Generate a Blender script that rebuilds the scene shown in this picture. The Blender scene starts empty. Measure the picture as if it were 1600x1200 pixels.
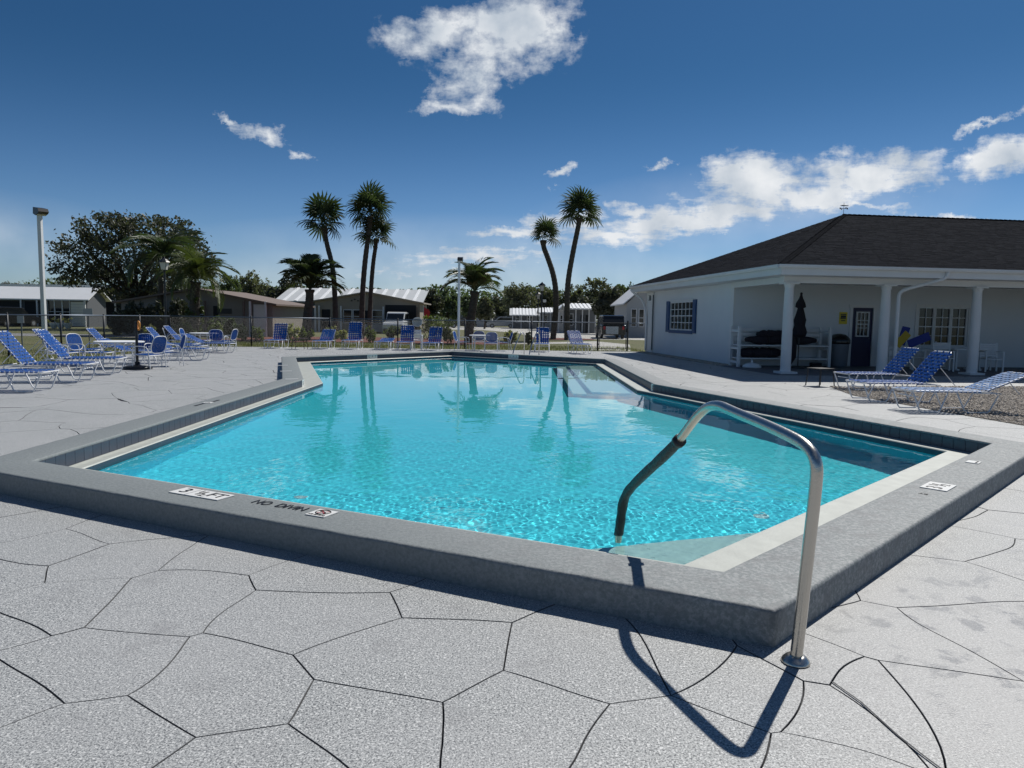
import bpy, bmesh, math, random
import numpy as np
from mathutils import Vector, Matrix, noise
from mathutils.geometry import delaunay_2d_cdt
R = math.radians
random.seed(7)
rng = np.random.default_rng(7)
sc = bpy.context.scene
COL = sc.collection

# ---------------------------------------------------------------- camera
CAM_H, PITCH, ROLL, FPX = 1.5, R(5.203), R(0.9), 1120.0
cam = bpy.data.objects.new('camera', bpy.data.cameras.new('camera'))
COL.objects.link(cam)
cam.location = (0, 0, CAM_H)
cam.data.sensor_width = 36
cam.data.lens = FPX / 1600 * 36
cam.data.clip_start = 0.05
cam.data.clip_end = 3000
cam.rotation_euler = (Matrix.Rotation(R(90) - PITCH, 3, 'X') @ Matrix.Rotation(ROLL, 3, 'Z')).to_euler()
sc.camera = cam

# ---------------------------------------------------------------- sky and sun
SUN_EL, SUN_AZ = R(50), R(36.5)
world = bpy.data.worlds.new('World')
sc.world = world
world.use_nodes = True
wn, wl = world.node_tree.nodes, world.node_tree.links
bg = wn['Background']
bg.inputs[1].default_value = 0.088
sky = wn.new('ShaderNodeTexSky')
sky.sky_type = 'NISHITA'
sky.sun_disc = False
sky.sun_elevation = SUN_EL
sky.sun_rotation = SUN_AZ
sky.air_density = 1.0
sky.dust_density = 0.25
sky.ozone_density = 4.0
hsv = wn.new('ShaderNodeHueSaturation')
hsv.inputs['Saturation'].default_value = 1.05
hsv.inputs['Value'].default_value = 0.84
wl.new(sky.outputs[0], hsv.inputs['Color'])

def wmath(op, a, b=None, c=None, clamp=False):
    n = wn.new('ShaderNodeMath'); n.operation = op; n.use_clamp = clamp
    for i, v in enumerate((a, b, c)):
        if v is None: continue
        if isinstance(v, (int, float)): n.inputs[i].default_value = v
        else: wl.new(v, n.inputs[i])
    return n.outputs[0]
tc = wn.new('ShaderNodeTexCoord')
sep = wn.new('ShaderNodeSeparateXYZ'); wl.new(tc.outputs['Generated'], sep.inputs[0])
DX, DY, DZ = sep.outputs
ysafe = wmath('MAXIMUM', DY, 0.05)
U = wmath('DIVIDE', DX, ysafe); V = wmath('DIVIDE', DZ, ysafe)
uv = wn.new('ShaderNodeCombineXYZ'); wl.new(U, uv.inputs[0]); wl.new(V, uv.inputs[1])
zs = wmath('ADD', wmath('MAXIMUM', DZ, 0.0), 0.09)
pl = wn.new('ShaderNodeCombineXYZ')
wl.new(wmath('DIVIDE', DX, zs), pl.inputs[0]); wl.new(wmath('DIVIDE', DY, zs), pl.inputs[1])
# clean winter air: deeper blue with height, pale blue at the horizon
deep = wn.new('ShaderNodeMapRange'); deep.interpolation_type = 'SMOOTHSTEP'
deep.inputs[1].default_value = -.02; deep.inputs[2].default_value = .33
wl.new(DZ, deep.inputs[0])
tint = wn.new('ShaderNodeMix'); tint.data_type = 'RGBA'
tint.inputs['A'].default_value = (.74, .90, 1.16, 1); tint.inputs['B'].default_value = (.24, .46, .61, 1)
wl.new(deep.outputs[0], tint.inputs['Factor'])
skt = wn.new('ShaderNodeMix'); skt.data_type = 'RGBA'; skt.blend_type = 'MULTIPLY'; skt.inputs['Factor'].default_value = 1
wl.new(hsv.outputs[0], skt.inputs['A']); wl.new(tint.outputs['Result'], skt.inputs['B'])
def cloud_bank(u, v, ru, rv, rot=0.0, power=1.0):
    sub = wn.new('ShaderNodeVectorMath'); sub.operation = 'SUBTRACT'
    wl.new(uv.outputs[0], sub.inputs[0]); sub.inputs[1].default_value = (u, v, 0)
    ro = wn.new('ShaderNodeVectorRotate'); ro.rotation_type = 'Z_AXIS'
    wl.new(sub.outputs[0], ro.inputs['Vector']); ro.inputs['Angle'].default_value = -rot
    dv = wn.new('ShaderNodeVectorMath'); dv.operation = 'DIVIDE'
    wl.new(ro.outputs[0], dv.inputs[0]); dv.inputs[1].default_value = (ru, rv, 1)
    ln = wn.new('ShaderNodeVectorMath'); ln.operation = 'LENGTH'; wl.new(dv.outputs[0], ln.inputs[0])
    return wmath('MULTIPLY', wmath('SUBTRACT', 1.0, ln.outputs['Value'], clamp=True), power)
# ragged cloud outlines: the direction is jostled before the banks are measured
uv0 = uv
nd_ = wn.new('ShaderNodeTexNoise'); nd_.inputs['Scale'].default_value = 11.0; nd_.inputs['Detail'].default_value = 7; nd_.inputs['Roughness'].default_value = .65
wl.new(uv0.outputs[0], nd_.inputs['Vector'])
sb_ = wn.new('ShaderNodeVectorMath'); sb_.operation = 'SUBTRACT'; wl.new(nd_.outputs['Color'], sb_.inputs[0]); sb_.inputs[1].default_value = (.5, .5, .5)
sc_ = wn.new('ShaderNodeVectorMath'); sc_.operation = 'MULTIPLY'; wl.new(sb_.outputs[0], sc_.inputs[0]); sc_.inputs[1].default_value = (.16, .07, 0)
uv = wn.new('ShaderNodeVectorMath'); uv.operation = 'ADD'; wl.new(uv0.outputs[0], uv.inputs[0]); wl.new(sc_.outputs[0], uv.inputs[1])
def sight(px, py):
    x, y = (px - 800) / FPX, -(py - 600) / FPX
    c, s_ = math.cos(ROLL), math.sin(ROLL)
    xr, yr = c * x - s_ * y, s_ * x + c * y
    d = math.cos(PITCH) + yr * math.sin(PITCH)
    return xr / d, (-math.sin(PITCH) + yr * math.cos(PITCH)) / d
BANKS = []
for px_, py_, rx_, ry_, rot_, pw_ in ((800, 50, 135, 85, .25, 1.35), (700, 45, 120, 50, .1, .95), (745, 120, 90, 50, .5, 1.15), (705, 163, 60, 12, .1, .9),
        (1350, 272, 190, 42, .14, 1.5), (1180, 285, 120, 52, .05, 1.5), (1080, 345, 230, 34, .14, 1.45), (1240, 305, 220, 34, .1, 1.45), (950, 372, 170, 24, .06, 1.15), (890, 352, 70, 30, .2, .9),
        (1000, 325, 80, 18, -.1, 1.1), (1330, 314, 130, 10, -.1, 1.15), (1570, 245, 90, 40, .25, 1.45), (1545, 190, 50, 10, .5, .95), (1500, 342, 150, 9, -.08, 1.0),
        (415, 212, 60, 17, -.3, .95), (365, 182, 35, 8, -.4, .75), (460, 235, 40, 8, -.2, .8), (878, 264, 34, 10, .2, 1.05), (1020, 257, 24, 8, 0, 1.05), (850, 293, 14, 6, 0, .95), (730, 405, 190, 18, .03, 1.0), (820, 362, 120, 14, .05, 1.1), (620, 425, 120, 12, 0, .8), (860, 340, 60, 16, .2, 1.0)):
    u_, v_ = sight(px_, py_); BANKS.append((u_, v_, rx_ / FPX, ry_ / FPX, rot_, pw_))
tot = None
for b in BANKS:
    m = cloud_bank(*b)
    tot = m if tot is None else wmath('MAXIMUM', tot, m)
uv = uv0
behind = wn.new('ShaderNodeTexNoise'); behind.inputs['Scale'].default_value = .7; behind.inputs['Detail'].default_value = 2
wl.new(pl.outputs[0], behind.inputs['Vector'])
gen = wmath('MULTIPLY', wmath('SUBTRACT', behind.outputs[0], .5), 2.0, clamp=True)
gen = wmath('MULTIPLY', gen, wmath('LESS_THAN', DY, .3))
tot = wmath('MAXIMUM', tot, gen)
n1 = wn.new('ShaderNodeTexNoise'); n1.inputs['Scale'].default_value = 4.6; n1.inputs['Detail'].default_value = 12; n1.inputs['Roughness'].default_value = .66; n1.inputs['Distortion'].default_value = .2
wl.new(pl.outputs[0], n1.inputs['Vector'])
n2 = wn.new('ShaderNodeTexNoise'); n2.inputs['Scale'].default_value = 34.0; n2.inputs['Detail'].default_value = 8; n2.inputs['Roughness'].default_value = .6
wl.new(uv.outputs[0], n2.inputs['Vector'])
nn = wmath('ADD', wmath('MULTIPLY', n1.outputs[0], .54), wmath('MULTIPLY', n2.outputs[0], .46))
dens = wmath('SUBTRACT', wmath('ADD', wmath('MULTIPLY', nn, 5.6), wmath('MULTIPLY', tot, 1.5)), 2.98)
dens = wmath('MULTIPLY', dens, .8, clamp=True)
dens = wmath('MULTIPLY', dens, wmath('MULTIPLY', tot, 5.0, clamp=True))
# thin veil low over the horizon
veilm = wmath('MAXIMUM', cloud_bank(-.1, .06, .5, .085, 0, .9), wmath('MAXIMUM', cloud_bank(-.72, .10, .30, .07, -.12, .55), cloud_bank(*sight(1180, 330), .36, .075, .12, .6)))
nv = wn.new('ShaderNodeTexNoise'); nv.inputs['Scale'].default_value = 3.0; nv.inputs['Detail'].default_value = 4
mp = wn.new('ShaderNodeMapping'); mp.inputs['Scale'].default_value = (1, 5, 1); wl.new(uv.outputs[0], mp.inputs[0]); wl.new(mp.outputs[0], nv.inputs['Vector'])
veil = wmath('MULTIPLY', wmath('MULTIPLY', veilm, nv.outputs[0]), .85, clamp=True)
alpha = wmath('MAXIMUM', wmath('POWER', dens, 1.1), veil)
n3 = wn.new('ShaderNodeTexNoise'); n3.inputs['Scale'].default_value = 14.0; n3.inputs['Detail'].default_value = 6
wl.new(uv.outputs[0], n3.inputs['Vector'])
ccol = wn.new('ShaderNodeMix'); ccol.data_type = 'RGBA'
ccol.inputs['A'].default_value = (5.2, 6.0, 7.0, 1); ccol.inputs['B'].default_value = (10.0, 10.2, 10.4, 1)
wl.new(wmath('MULTIPLY', wmath('SUBTRACT', n3.outputs[0], .32), 2.6, clamp=True), ccol.inputs['Factor'])
skm = wn.new('ShaderNodeMix'); skm.data_type = 'RGBA'
wl.new(alpha, skm.inputs['Factor']); wl.new(skt.outputs['Result'], skm.inputs['A']); wl.new(ccol.outputs['Result'], skm.inputs['B'])
wl.new(skm.outputs['Result'], bg.inputs[0])

sl = bpy.data.lights.new('sun', 'SUN')
sl.energy = 4.7
sl.angle = R(.53)
sl.color = (1.0, .965, .90)
sl.cycles.is_caustics_light = True
sun = bpy.data.objects.new('sun', sl)
COL.objects.link(sun)
SD = Vector((math.sin(SUN_AZ) * math.cos(SUN_EL), math.cos(SUN_AZ) * math.cos(SUN_EL), math.sin(SUN_EL)))
sun.rotation_euler = SD.to_track_quat('Z', 'Y').to_euler()
sun.location = SD * 50
sc.view_settings.view_transform = 'Standard'
sc.view_settings.look = 'None'
sc.view_settings.exposure = 0
sc.view_settings.gamma = 1
sc.view_settings.use_curve_mapping = False
sc.cycles.use_denoising = True
sc.cycles.max_bounces = 8
sc.cycles.transparent_max_bounces = 8
sc.cycles.caustics_reflective = False
sc.cycles.sample_clamp_indirect = 4

# ---------------------------------------------------------------- survey: turns a sight line measured in the photograph into metres
def ray(px, py):
    x = (px - 800) / FPX; y = -(py - 600) / FPX
    c, s = math.cos(ROLL), math.sin(ROLL)
    xr, yr = c * x - s * y, s * x + c * y
    cp, sp = math.cos(PITCH), math.sin(PITCH)
    return Vector((xr, cp + yr * sp, -sp + yr * cp))
def G(px, py, z=0.0):
    d = ray(px, py); t = (z - CAM_H) / d.z
    return Vector((d.x * t, d.y * t, z))
def P(px, py, Y):
    d = ray(px, py); t = Y / d.y
    return Vector((d.x * t, Y, CAM_H + d.z * t))
def PX(px, Y): return P(px, 498, Y).x

# ---------------------------------------------------------------- materials
def mat(name, color, rough=.6, metal=0.0, var=0.0, vscale=4.0, bump=0.0, bscale=60.0, color2=None, spec=.5, coord='Object', detail=5, contrast=1.0):
    m = bpy.data.materials.new(name); m.use_nodes = True
    nt = m.node_tree; N, L = nt.nodes, nt.links
    b = N['Principled BSDF']
    b.inputs['Base Color'].default_value = (*color, 1)
    b.inputs['Roughness'].default_value = rough
    b.inputs['Metallic'].default_value = metal
    b.inputs['Specular IOR Level'].default_value = spec
    t = N.new('ShaderNodeTexCoord')
    if var or color2:
        n = N.new('ShaderNodeTexNoise'); n.inputs['Scale'].default_value = vscale; n.inputs['Detail'].default_value = detail
        L.new(t.outputs[coord], n.inputs['Vector'])
        r = N.new('ShaderNodeMapRange'); r.inputs['From Min'].default_value = .5 - .25 / contrast; r.inputs['From Max'].default_value = .5 + .25 / contrast
        L.new(n.outputs[0], r.inputs[0])
        mx = N.new('ShaderNodeMix'); mx.data_type = 'RGBA'
        c2 = color2 if color2 else tuple(c * (1 - var) for c in color)
        mx.inputs['A'].default_value = (*color, 1); mx.inputs['B'].default_value = (*c2, 1)
        L.new(r.outputs[0], mx.inputs['Factor']); L.new(mx.outputs['Result'], b.inputs['Base Color'])
    if bump:
        n = N.new('ShaderNodeTexNoise'); n.inputs['Scale'].default_value = bscale; n.inputs['Detail'].default_value = 4
        L.new(t.outputs[coord], n.inputs['Vector'])
        bp = N.new('ShaderNodeBump'); bp.inputs['Strength'].default_value = bump; bp.inputs['Distance'].default_value = .01
        L.new(n.outputs[0], bp.inputs['Height']); L.new(bp.outputs[0], b.inputs['Normal'])
    return m

def deck_material():
    m = bpy.data.materials.new('deck_speckled_coating'); m.use_nodes = True
    nt = m.node_tree; N, L = nt.nodes, nt.links
    b = N['Principled BSDF']; g = N.new('ShaderNodeNewGeometry')
    def nz(scale, det=3, rough=.5, dist=0.0):
        n = N.new('ShaderNodeTexNoise'); n.inputs['Scale'].default_value = scale; n.inputs['Detail'].default_value = det
        n.inputs['Roughness'].default_value = rough; n.inputs['Distortion'].default_value = dist
        L.new(g.outputs['Position'], n.inputs['Vector']); return n.outputs[0]
    def rng_(v, a, c, o0=0, o1=1):
        r = N.new('ShaderNodeMapRange'); r.inputs[1].default_value = a; r.inputs[2].default_value = c; r.inputs[3].default_value = o0; r.inputs[4].default_value = o1
        L.new(v, r.inputs[0]); return r.outputs[0]
    def mix(f, a, c):
        x = N.new('ShaderNodeMix'); x.data_type = 'RGBA'
        if isinstance(f, float): x.inputs['Factor'].default_value = f
        else: L.new(f, x.inputs['Factor'])
        for v, i in ((a, 'A'), (c, 'B')):
            if isinstance(v, tuple): x.inputs[i].default_value = (*v, 1)
            else: L.new(v, x.inputs[i])
        return x.outputs['Result']
    sp = rng_(nz(150, 2, .75), .33, .67)
    base = mix(sp, (.085, .095, .10), (.57, .58, .575))
    dots = rng_(nz(112, 1), .57, .63, 0, .9)
    base = mix(dots, base, (.055, .06, .07))
    lite = rng_(nz(98, 1, .5, .4), .60, .66, 0, .8)
    base = mix(lite, base, (.72, .72, .71))
    # every slab of the stamped deck took the coating a little differently
    base = mix(rng_(nz(.8, 4), .35, .65, 0, .35), base, (.40, .40, .405))
    # worn and sealed zone: blotchy, greyer
    sepn = N.new('ShaderNodeSeparateXYZ'); L.new(g.outputs['Position'], sepn.inputs[0])
    wx = rng_(sepn.outputs[0], .9, 2.0)
    wy = rng_(sepn.outputs[1], 6.0, 3.2)
    wm = N.new('ShaderNodeMath'); wm.operation = 'MULTIPLY'; L.new(wx, wm.inputs[0]); L.new(wy, wm.inputs[1])
    blot = rng_(nz(5.5, 8, .65, .5), .52, .60)
    st = N.new('ShaderNodeMath'); st.operation = 'MULTIPLY'; L.new(wm.outputs[0], st.inputs[0]); L.new(blot, st.inputs[1])
    st2 = N.new('ShaderNodeMath'); st2.operation = 'MULTIPLY'; L.new(st.outputs[0], st2.inputs[0]); st2.inputs[1].default_value = .5
    wm2 = N.new('ShaderNodeMath'); wm2.operation = 'MULTIPLY'; L.new(wm.outputs[0], wm2.inputs[0]); wm2.inputs[1].default_value = .55
    base = mix(wm2.outputs[0], base, (.40, .395, .39))
    base = mix(st2.outputs[0], base, (.17, .17, .175))
    gen = rng_(nz(2.6, 9, .72), .55, .68, 0, .42)
    base = mix(gen, base, (.20, .20, .205))
    L.new(base, b.inputs['Base Color'])
    ro = N.new('ShaderNodeMapRange'); L.new(st.outputs[0], ro.inputs[0]); ro.inputs[3].default_value = .55; ro.inputs[4].default_value = .32
    L.new(ro.outputs[0], b.inputs['Roughness'])
    b.inputs['Specular IOR Level'].default_value = .4
    bp = N.new('ShaderNodeBump'); bp.inputs['Strength'].default_value = .5; bp.inputs['Distance'].default_value = .003
    L.new(nz(120, 3), bp.inputs['Height']); L.new(bp.outputs[0], b.inputs['Normal'])
    return m

def coping_material():
    m = bpy.data.materials.new('grey_painted_coping'); m.use_nodes = True
    nt = m.node_tree; N, L = nt.nodes, nt.links
    b = N['Principled BSDF']; g = N.new('ShaderNodeNewGeometry')
    def nz(scale, det=3, rough=.5, dist=0.0):
        n = N.new('ShaderNodeTexNoise'); n.inputs['Scale'].default_value = scale; n.inputs['Detail'].default_value = det
        n.inputs['Roughness'].default_value = rough; n.inputs['Distortion'].default_value = dist
        L.new(g.outputs['Position'], n.inputs['Vector']); return n.outputs[0]
    def rr(v, a, c, o0=0, o1=1):
        r = N.new('ShaderNodeMapRange'); r.inputs[1].default_value = a; r.inputs[2].default_value = c; r.inputs[3].default_value = o0; r.inputs[4].default_value = o1
        L.new(v, r.inputs[0]); return r.outputs[0]
    def mix(f, a, c):
        x = N.new('ShaderNodeMix'); x.data_type = 'RGBA'; L.new(f, x.inputs['Factor'])
        for v, i in ((a, 'A'), (c, 'B')):
            if isinstance(v, tuple): x.inputs[i].default_value = (*v, 1)
            else: L.new(v, x.inputs[i])
        return x.outputs['Result']
    base = mix(rr(nz(45, 3, .7), .35, .65), (.15, .17, .175), (.21, .23, .235))
    sepn = N.new('ShaderNodeSeparateXYZ'); L.new(g.outputs['Position'], sepn.inputs[0])
    wear = rr(sepn.outputs[0], -1.0, 1.4)
    w = N.new('ShaderNodeMath'); w.operation = 'MULTIPLY'; L.new(wear, w.inputs[0]); L.new(rr(nz(38, 10, .74, .5), .47, .57), w.inputs[1])
    w2_ = N.new('ShaderNodeMath'); w2_.operation = 'MULTIPLY'; L.new(w.outputs[0], w2_.inputs[0]); w2_.inputs[1].default_value = .6
    base = mix(w2_.outputs[0], base, (.38, .385, .39))
    dk = N.new('ShaderNodeMath'); dk.operation = 'MULTIPLY'; L.new(wear, dk.inputs[0]); L.new(rr(nz(6, 6, .6), .5, .62, 0, .5), dk.inputs[1])
    base = mix(dk.outputs[0], base, (.16, .165, .17))
    L.new(base, b.inputs['Base Color'])
    b.inputs['Roughness'].default_value = .7
    bp = N.new('ShaderNodeBump'); bp.inputs['Strength'].default_value = .8; bp.inputs['Distance'].default_value = .004
    L.new(nz(40, 7, .7), bp.inputs['Height']); L.new(bp.outputs[0], b.inputs['Normal'])
    return m

M = {}
M['deck'] = deck_material()
M['coping'] = coping_material()
M['joint'] = mat('deck_joint', (.06, .062, .067), .9)
M['groove'] = mat('dirty_groove', (.12, .122, .128), .9)
M['ledge'] = mat('cream_gutter_ledge', (.47, .49, .45), .5, var=.2, vscale=7, bump=.2, bscale=40)
M['plaster'] = mat('pool_plaster', (.11, .79, .93), .8, var=.05, vscale=3)
M['step'] = mat('pool_step_plaster', (.82, .84, .80), .7, var=.08, vscale=5)
M['tile'] = mat('blue_waterline_tile', (.06, .075, .11), .5, var=.25, vscale=.9, coord='Object')
M['grout'] = mat('tile_grout', (.08, .095, .12), .8)
M['steel'] = mat('brushed_stainless', (.55, .52, .47), .27, 1.0, bump=.12, bscale=90)
M['steelf'] = mat('polished_stainless', (.6, .6, .6), .2, 1.0)
M['rubber'] = mat('worn_black_grip', (.02, .024, .03), .45, var=.4, vscale=30, bump=.6, bscale=40)
M['white'] = mat('white_paint', (.74, .76, .78), .55, var=.06, vscale=1.5)
M['wallwhite'] = mat('white_stucco_wall', (.68, .71, .74), .8, var=.07, vscale=.8, bump=.35, bscale=25)
M['trim'] = mat('white_trim', (.70, .71, .72), .5, var=.08, vscale=2)
M['plasticw'] = mat('white_resin', (.70, .72, .74), .45)
M['frame'] = mat('white_powder_coat', (.74, .75, .76), .38)
M['strap'] = mat('blue_vinyl_strap', (.004, .085, .36), .5, var=.25, vscale=3, spec=.3)
M['strap2'] = mat('sun_faded_vinyl_strap', (.14, .27, .52), .42, var=.25, vscale=3)
M['black'] = mat('black_paint', (.012, .013, .016), .4)
M['wire'] = mat('black_vinyl_wire', (.015, .02, .03), .5)
M['rail'] = mat('galvanised_top_rail', (.13, .16, .21), .38, .5)
M['navy'] = mat('navy_blue_paint', (.01, .012, .06), .45)
M['shutter'] = mat('blue_shutter_paint', (.012, .065, .18), .5)
M['glass'] = mat('dark_window_glass', (.012, .016, .02), .08, spec=.6)
M['glassp'] = mat('frosted_lamp_glass', (.62, .62, .58), .3)
M['shingle'] = mat('dark_asphalt_shingle', (.009, .0115, .019), .97, color2=(.004, .0055, .009), vscale=9, bump=.4, bscale=120, spec=.03)
M['shinglebase'] = mat('roof_underlayment', (.014, .013, .014), .9)
M['porch'] = mat('porch_floor_coating', (.13, .14, .16), .7, var=.2, vscale=2)
M['yellow'] = mat('yellow_sign', (.62, .50, .03), .5)
M['orange'] = mat('orange_plastic', (.85, .33, .05), .4)
M['brown'] = mat('brown_table_paint', (.06, .035, .025), .5)
M['bin'] = mat('grey_bin_plastic', (.14, .16, .19), .5)
M['canvas'] = mat('dark_umbrella_canvas', (.018, .014, .022), .85, bump=.5, bscale=14)
M['pebble'] = mat('tan_pebble', (.52, .46, .39), .8, color2=(.26, .225, .19), vscale=11, coord='Object', contrast=2)
M['pebblebed'] = mat('gravel_bed', (.16, .14, .115), .95, var=.5, vscale=25)
M['grass'] = mat('lawn_grass', (.075, .095, .022), .95, color2=(.14, .125, .06), vscale=.55, bump=1, bscale=8, coord='Object', detail=8)
M['blade'] = mat('grass_blade', (.085, .115, .025), .8, color2=(.15, .14, .06), vscale=1.0)
M['road'] = mat('asphalt_road', (.23, .23, .24), .9, var=.15, vscale=.6)
M['concrete'] = mat('pale_concrete', (.48, .47, .44), .9, var=.15, vscale=.7)
M['mulch'] = mat('red_mulch', (.17, .05, .035), .95, var=.5, vscale=6, bump=1, bscale=12)
M['trunk'] = mat('palm_trunk_bark', (.10, .085, .068), .95, var=.45, vscale=6, bump=1, bscale=12)
M['bark'] = mat('tree_bark', (.07, .055, .042), .95, var=.4, vscale=5)
M['fan'] = mat('fan_palm_leaf', (.035, .055, .026), .75, spec=.15, color2=(.075, .095, .05), vscale=1.2)
M['feather'] = mat('feather_palm_leaf', (.07, .10, .045), .5, color2=(.05, .075, .03), vscale=1.0)
M['olive'] = mat('yellow_green_palm_leaf', (.095, .11, .035), .5, color2=(.07, .10, .03), vscale=1.0)
M['leafd'] = mat('dark_tree_leaf', (.05, .062, .04), .6, color2=(.09, .09, .065), vscale=.5)
M['leafg'] = mat('green_tree_leaf', (.10, .13, .07), .7, color2=(.06, .08, .045), vscale=.35)
M['leafo'] = mat('olive_tree_leaf', (.14, .14, .095), .7, color2=(.075, .085, .055), vscale=.35)
M['leafy'] = mat('garden_shrub_leaf', (.14, .17, .05), .6, color2=(.07, .10, .03), vscale=2)
M['leafp'] = mat('pale_garden_shrub_leaf', (.34, .32, .16), .6, color2=(.12, .14, .06), vscale=2)
M['metalroof'] = mat('white_metal_roof', (.86, .87, .88), .45, var=.06, vscale=1)
M['greyroof'] = mat('ribbed_grey_roof', (.55, .57, .58), .5, var=.12, vscale=1)
M['brownroof'] = mat('brown_roof_edge', (.16, .12, .10), .7)
M['beige'] = mat('beige_house_wall', (.27, .24, .21), .85, var=.1, vscale=1)
M['tan'] = mat('tan_gable_wall', (.33, .29, .24), .85, var=.08, vscale=1)
M['greywall'] = mat('grey_house_wall', (.14, .15, .165), .85, var=.08, vscale=1)
M['palewall'] = mat('pale_grey_siding', (.42, .43, .44), .8, var=.08, vscale=1)
M['siding'] = mat('white_siding', (.72, .73, .70), .7, var=.04, vscale=1)
M['dark'] = mat('deep_shade_opening', (.02, .022, .026), .9)  # near-black colour standing in for carport shade; also used on doors
M['carw'] = mat('white_car_paint', (.62, .64, .66), .25)
M['cars'] = mat('silver_car_paint', (.36, .38, .41), .25, .3)
M['cark'] = mat('black_car_paint', (.012, .013, .015), .2)
M['tyre'] = mat('tyre_rubber', (.02, .02, .02), .8)
M['red'] = mat('red_cloth', (.5, .03, .04), .8)
M['kickblue'] = mat('blue_foam_board', (.01, .03, .25), .6)
M['kickyel'] = mat('yellow_foam_board', (.5, .36, .03), .6)
M['signw'] = mat('white_marker_tile', (.74, .74, .72), .4, var=.08, vscale=20)
M['ink'] = mat('black_marker_ink', (.015, .015, .018), .5)
M['redink'] = mat('red_marker_ink', (.35, .06, .07), .5)
M['number'] = mat('dark_grey_house_numeral', (.10, .12, .13), .6)

def leafy(m, amount=.42):
    nt = m.node_tree; N, L = nt.nodes, nt.links; b = N['Principled BSDF']; out = [n for n in N if n.type == 'OUTPUT_MATERIAL'][0]
    tr = N.new('ShaderNodeBsdfTranslucent'); mx = N.new('ShaderNodeMixShader'); mx.inputs[0].default_value = amount
    src = b.inputs['Base Color'].links[0].from_socket
    br = N.new('ShaderNodeMix'); br.data_type = 'RGBA'; br.blend_type = 'MULTIPLY'; br.inputs['Factor'].default_value = 1; br.inputs['B'].default_value = (1.5, 1.7, .8, 1)
    L.new(src, br.inputs['A']); L.new(br.outputs['Result'], tr.inputs[0]); L.new(b.outputs[0], mx.inputs[1]); L.new(tr.outputs[0], mx.inputs[2]); L.new(mx.outputs[0], out.inputs[0])
for k in ('leafg', 'leafo', 'leafy', 'leafp', 'blade'): leafy(M[k], .35)
for k in ('fan', 'feather', 'olive', 'leafd'): leafy(M[k], .2)
leafy(M['strap'], .22); leafy(M['strap2'], .15)
for k in ('strap', 'strap2'):
    [n for n in M[k].node_tree.nodes if n.type == 'MIX' and n.blend_type == 'MULTIPLY'][0].inputs['B'].default_value = (1.2, 1.5, 1.7, 1)
def water_material():
    m = bpy.data.materials.new('pool_water'); m.use_nodes = True
    b = m.node_tree.nodes['Principled BSDF']
    b.inputs['Base Color'].default_value = (.62, 1.0, 1.0, 1)
    b.inputs['Transmission Weight'].default_value = 1
    b.inputs['Roughness'].default_value = 0
    b.inputs['IOR'].default_value = 1.333
    return m
M['water'] = water_material()

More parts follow.
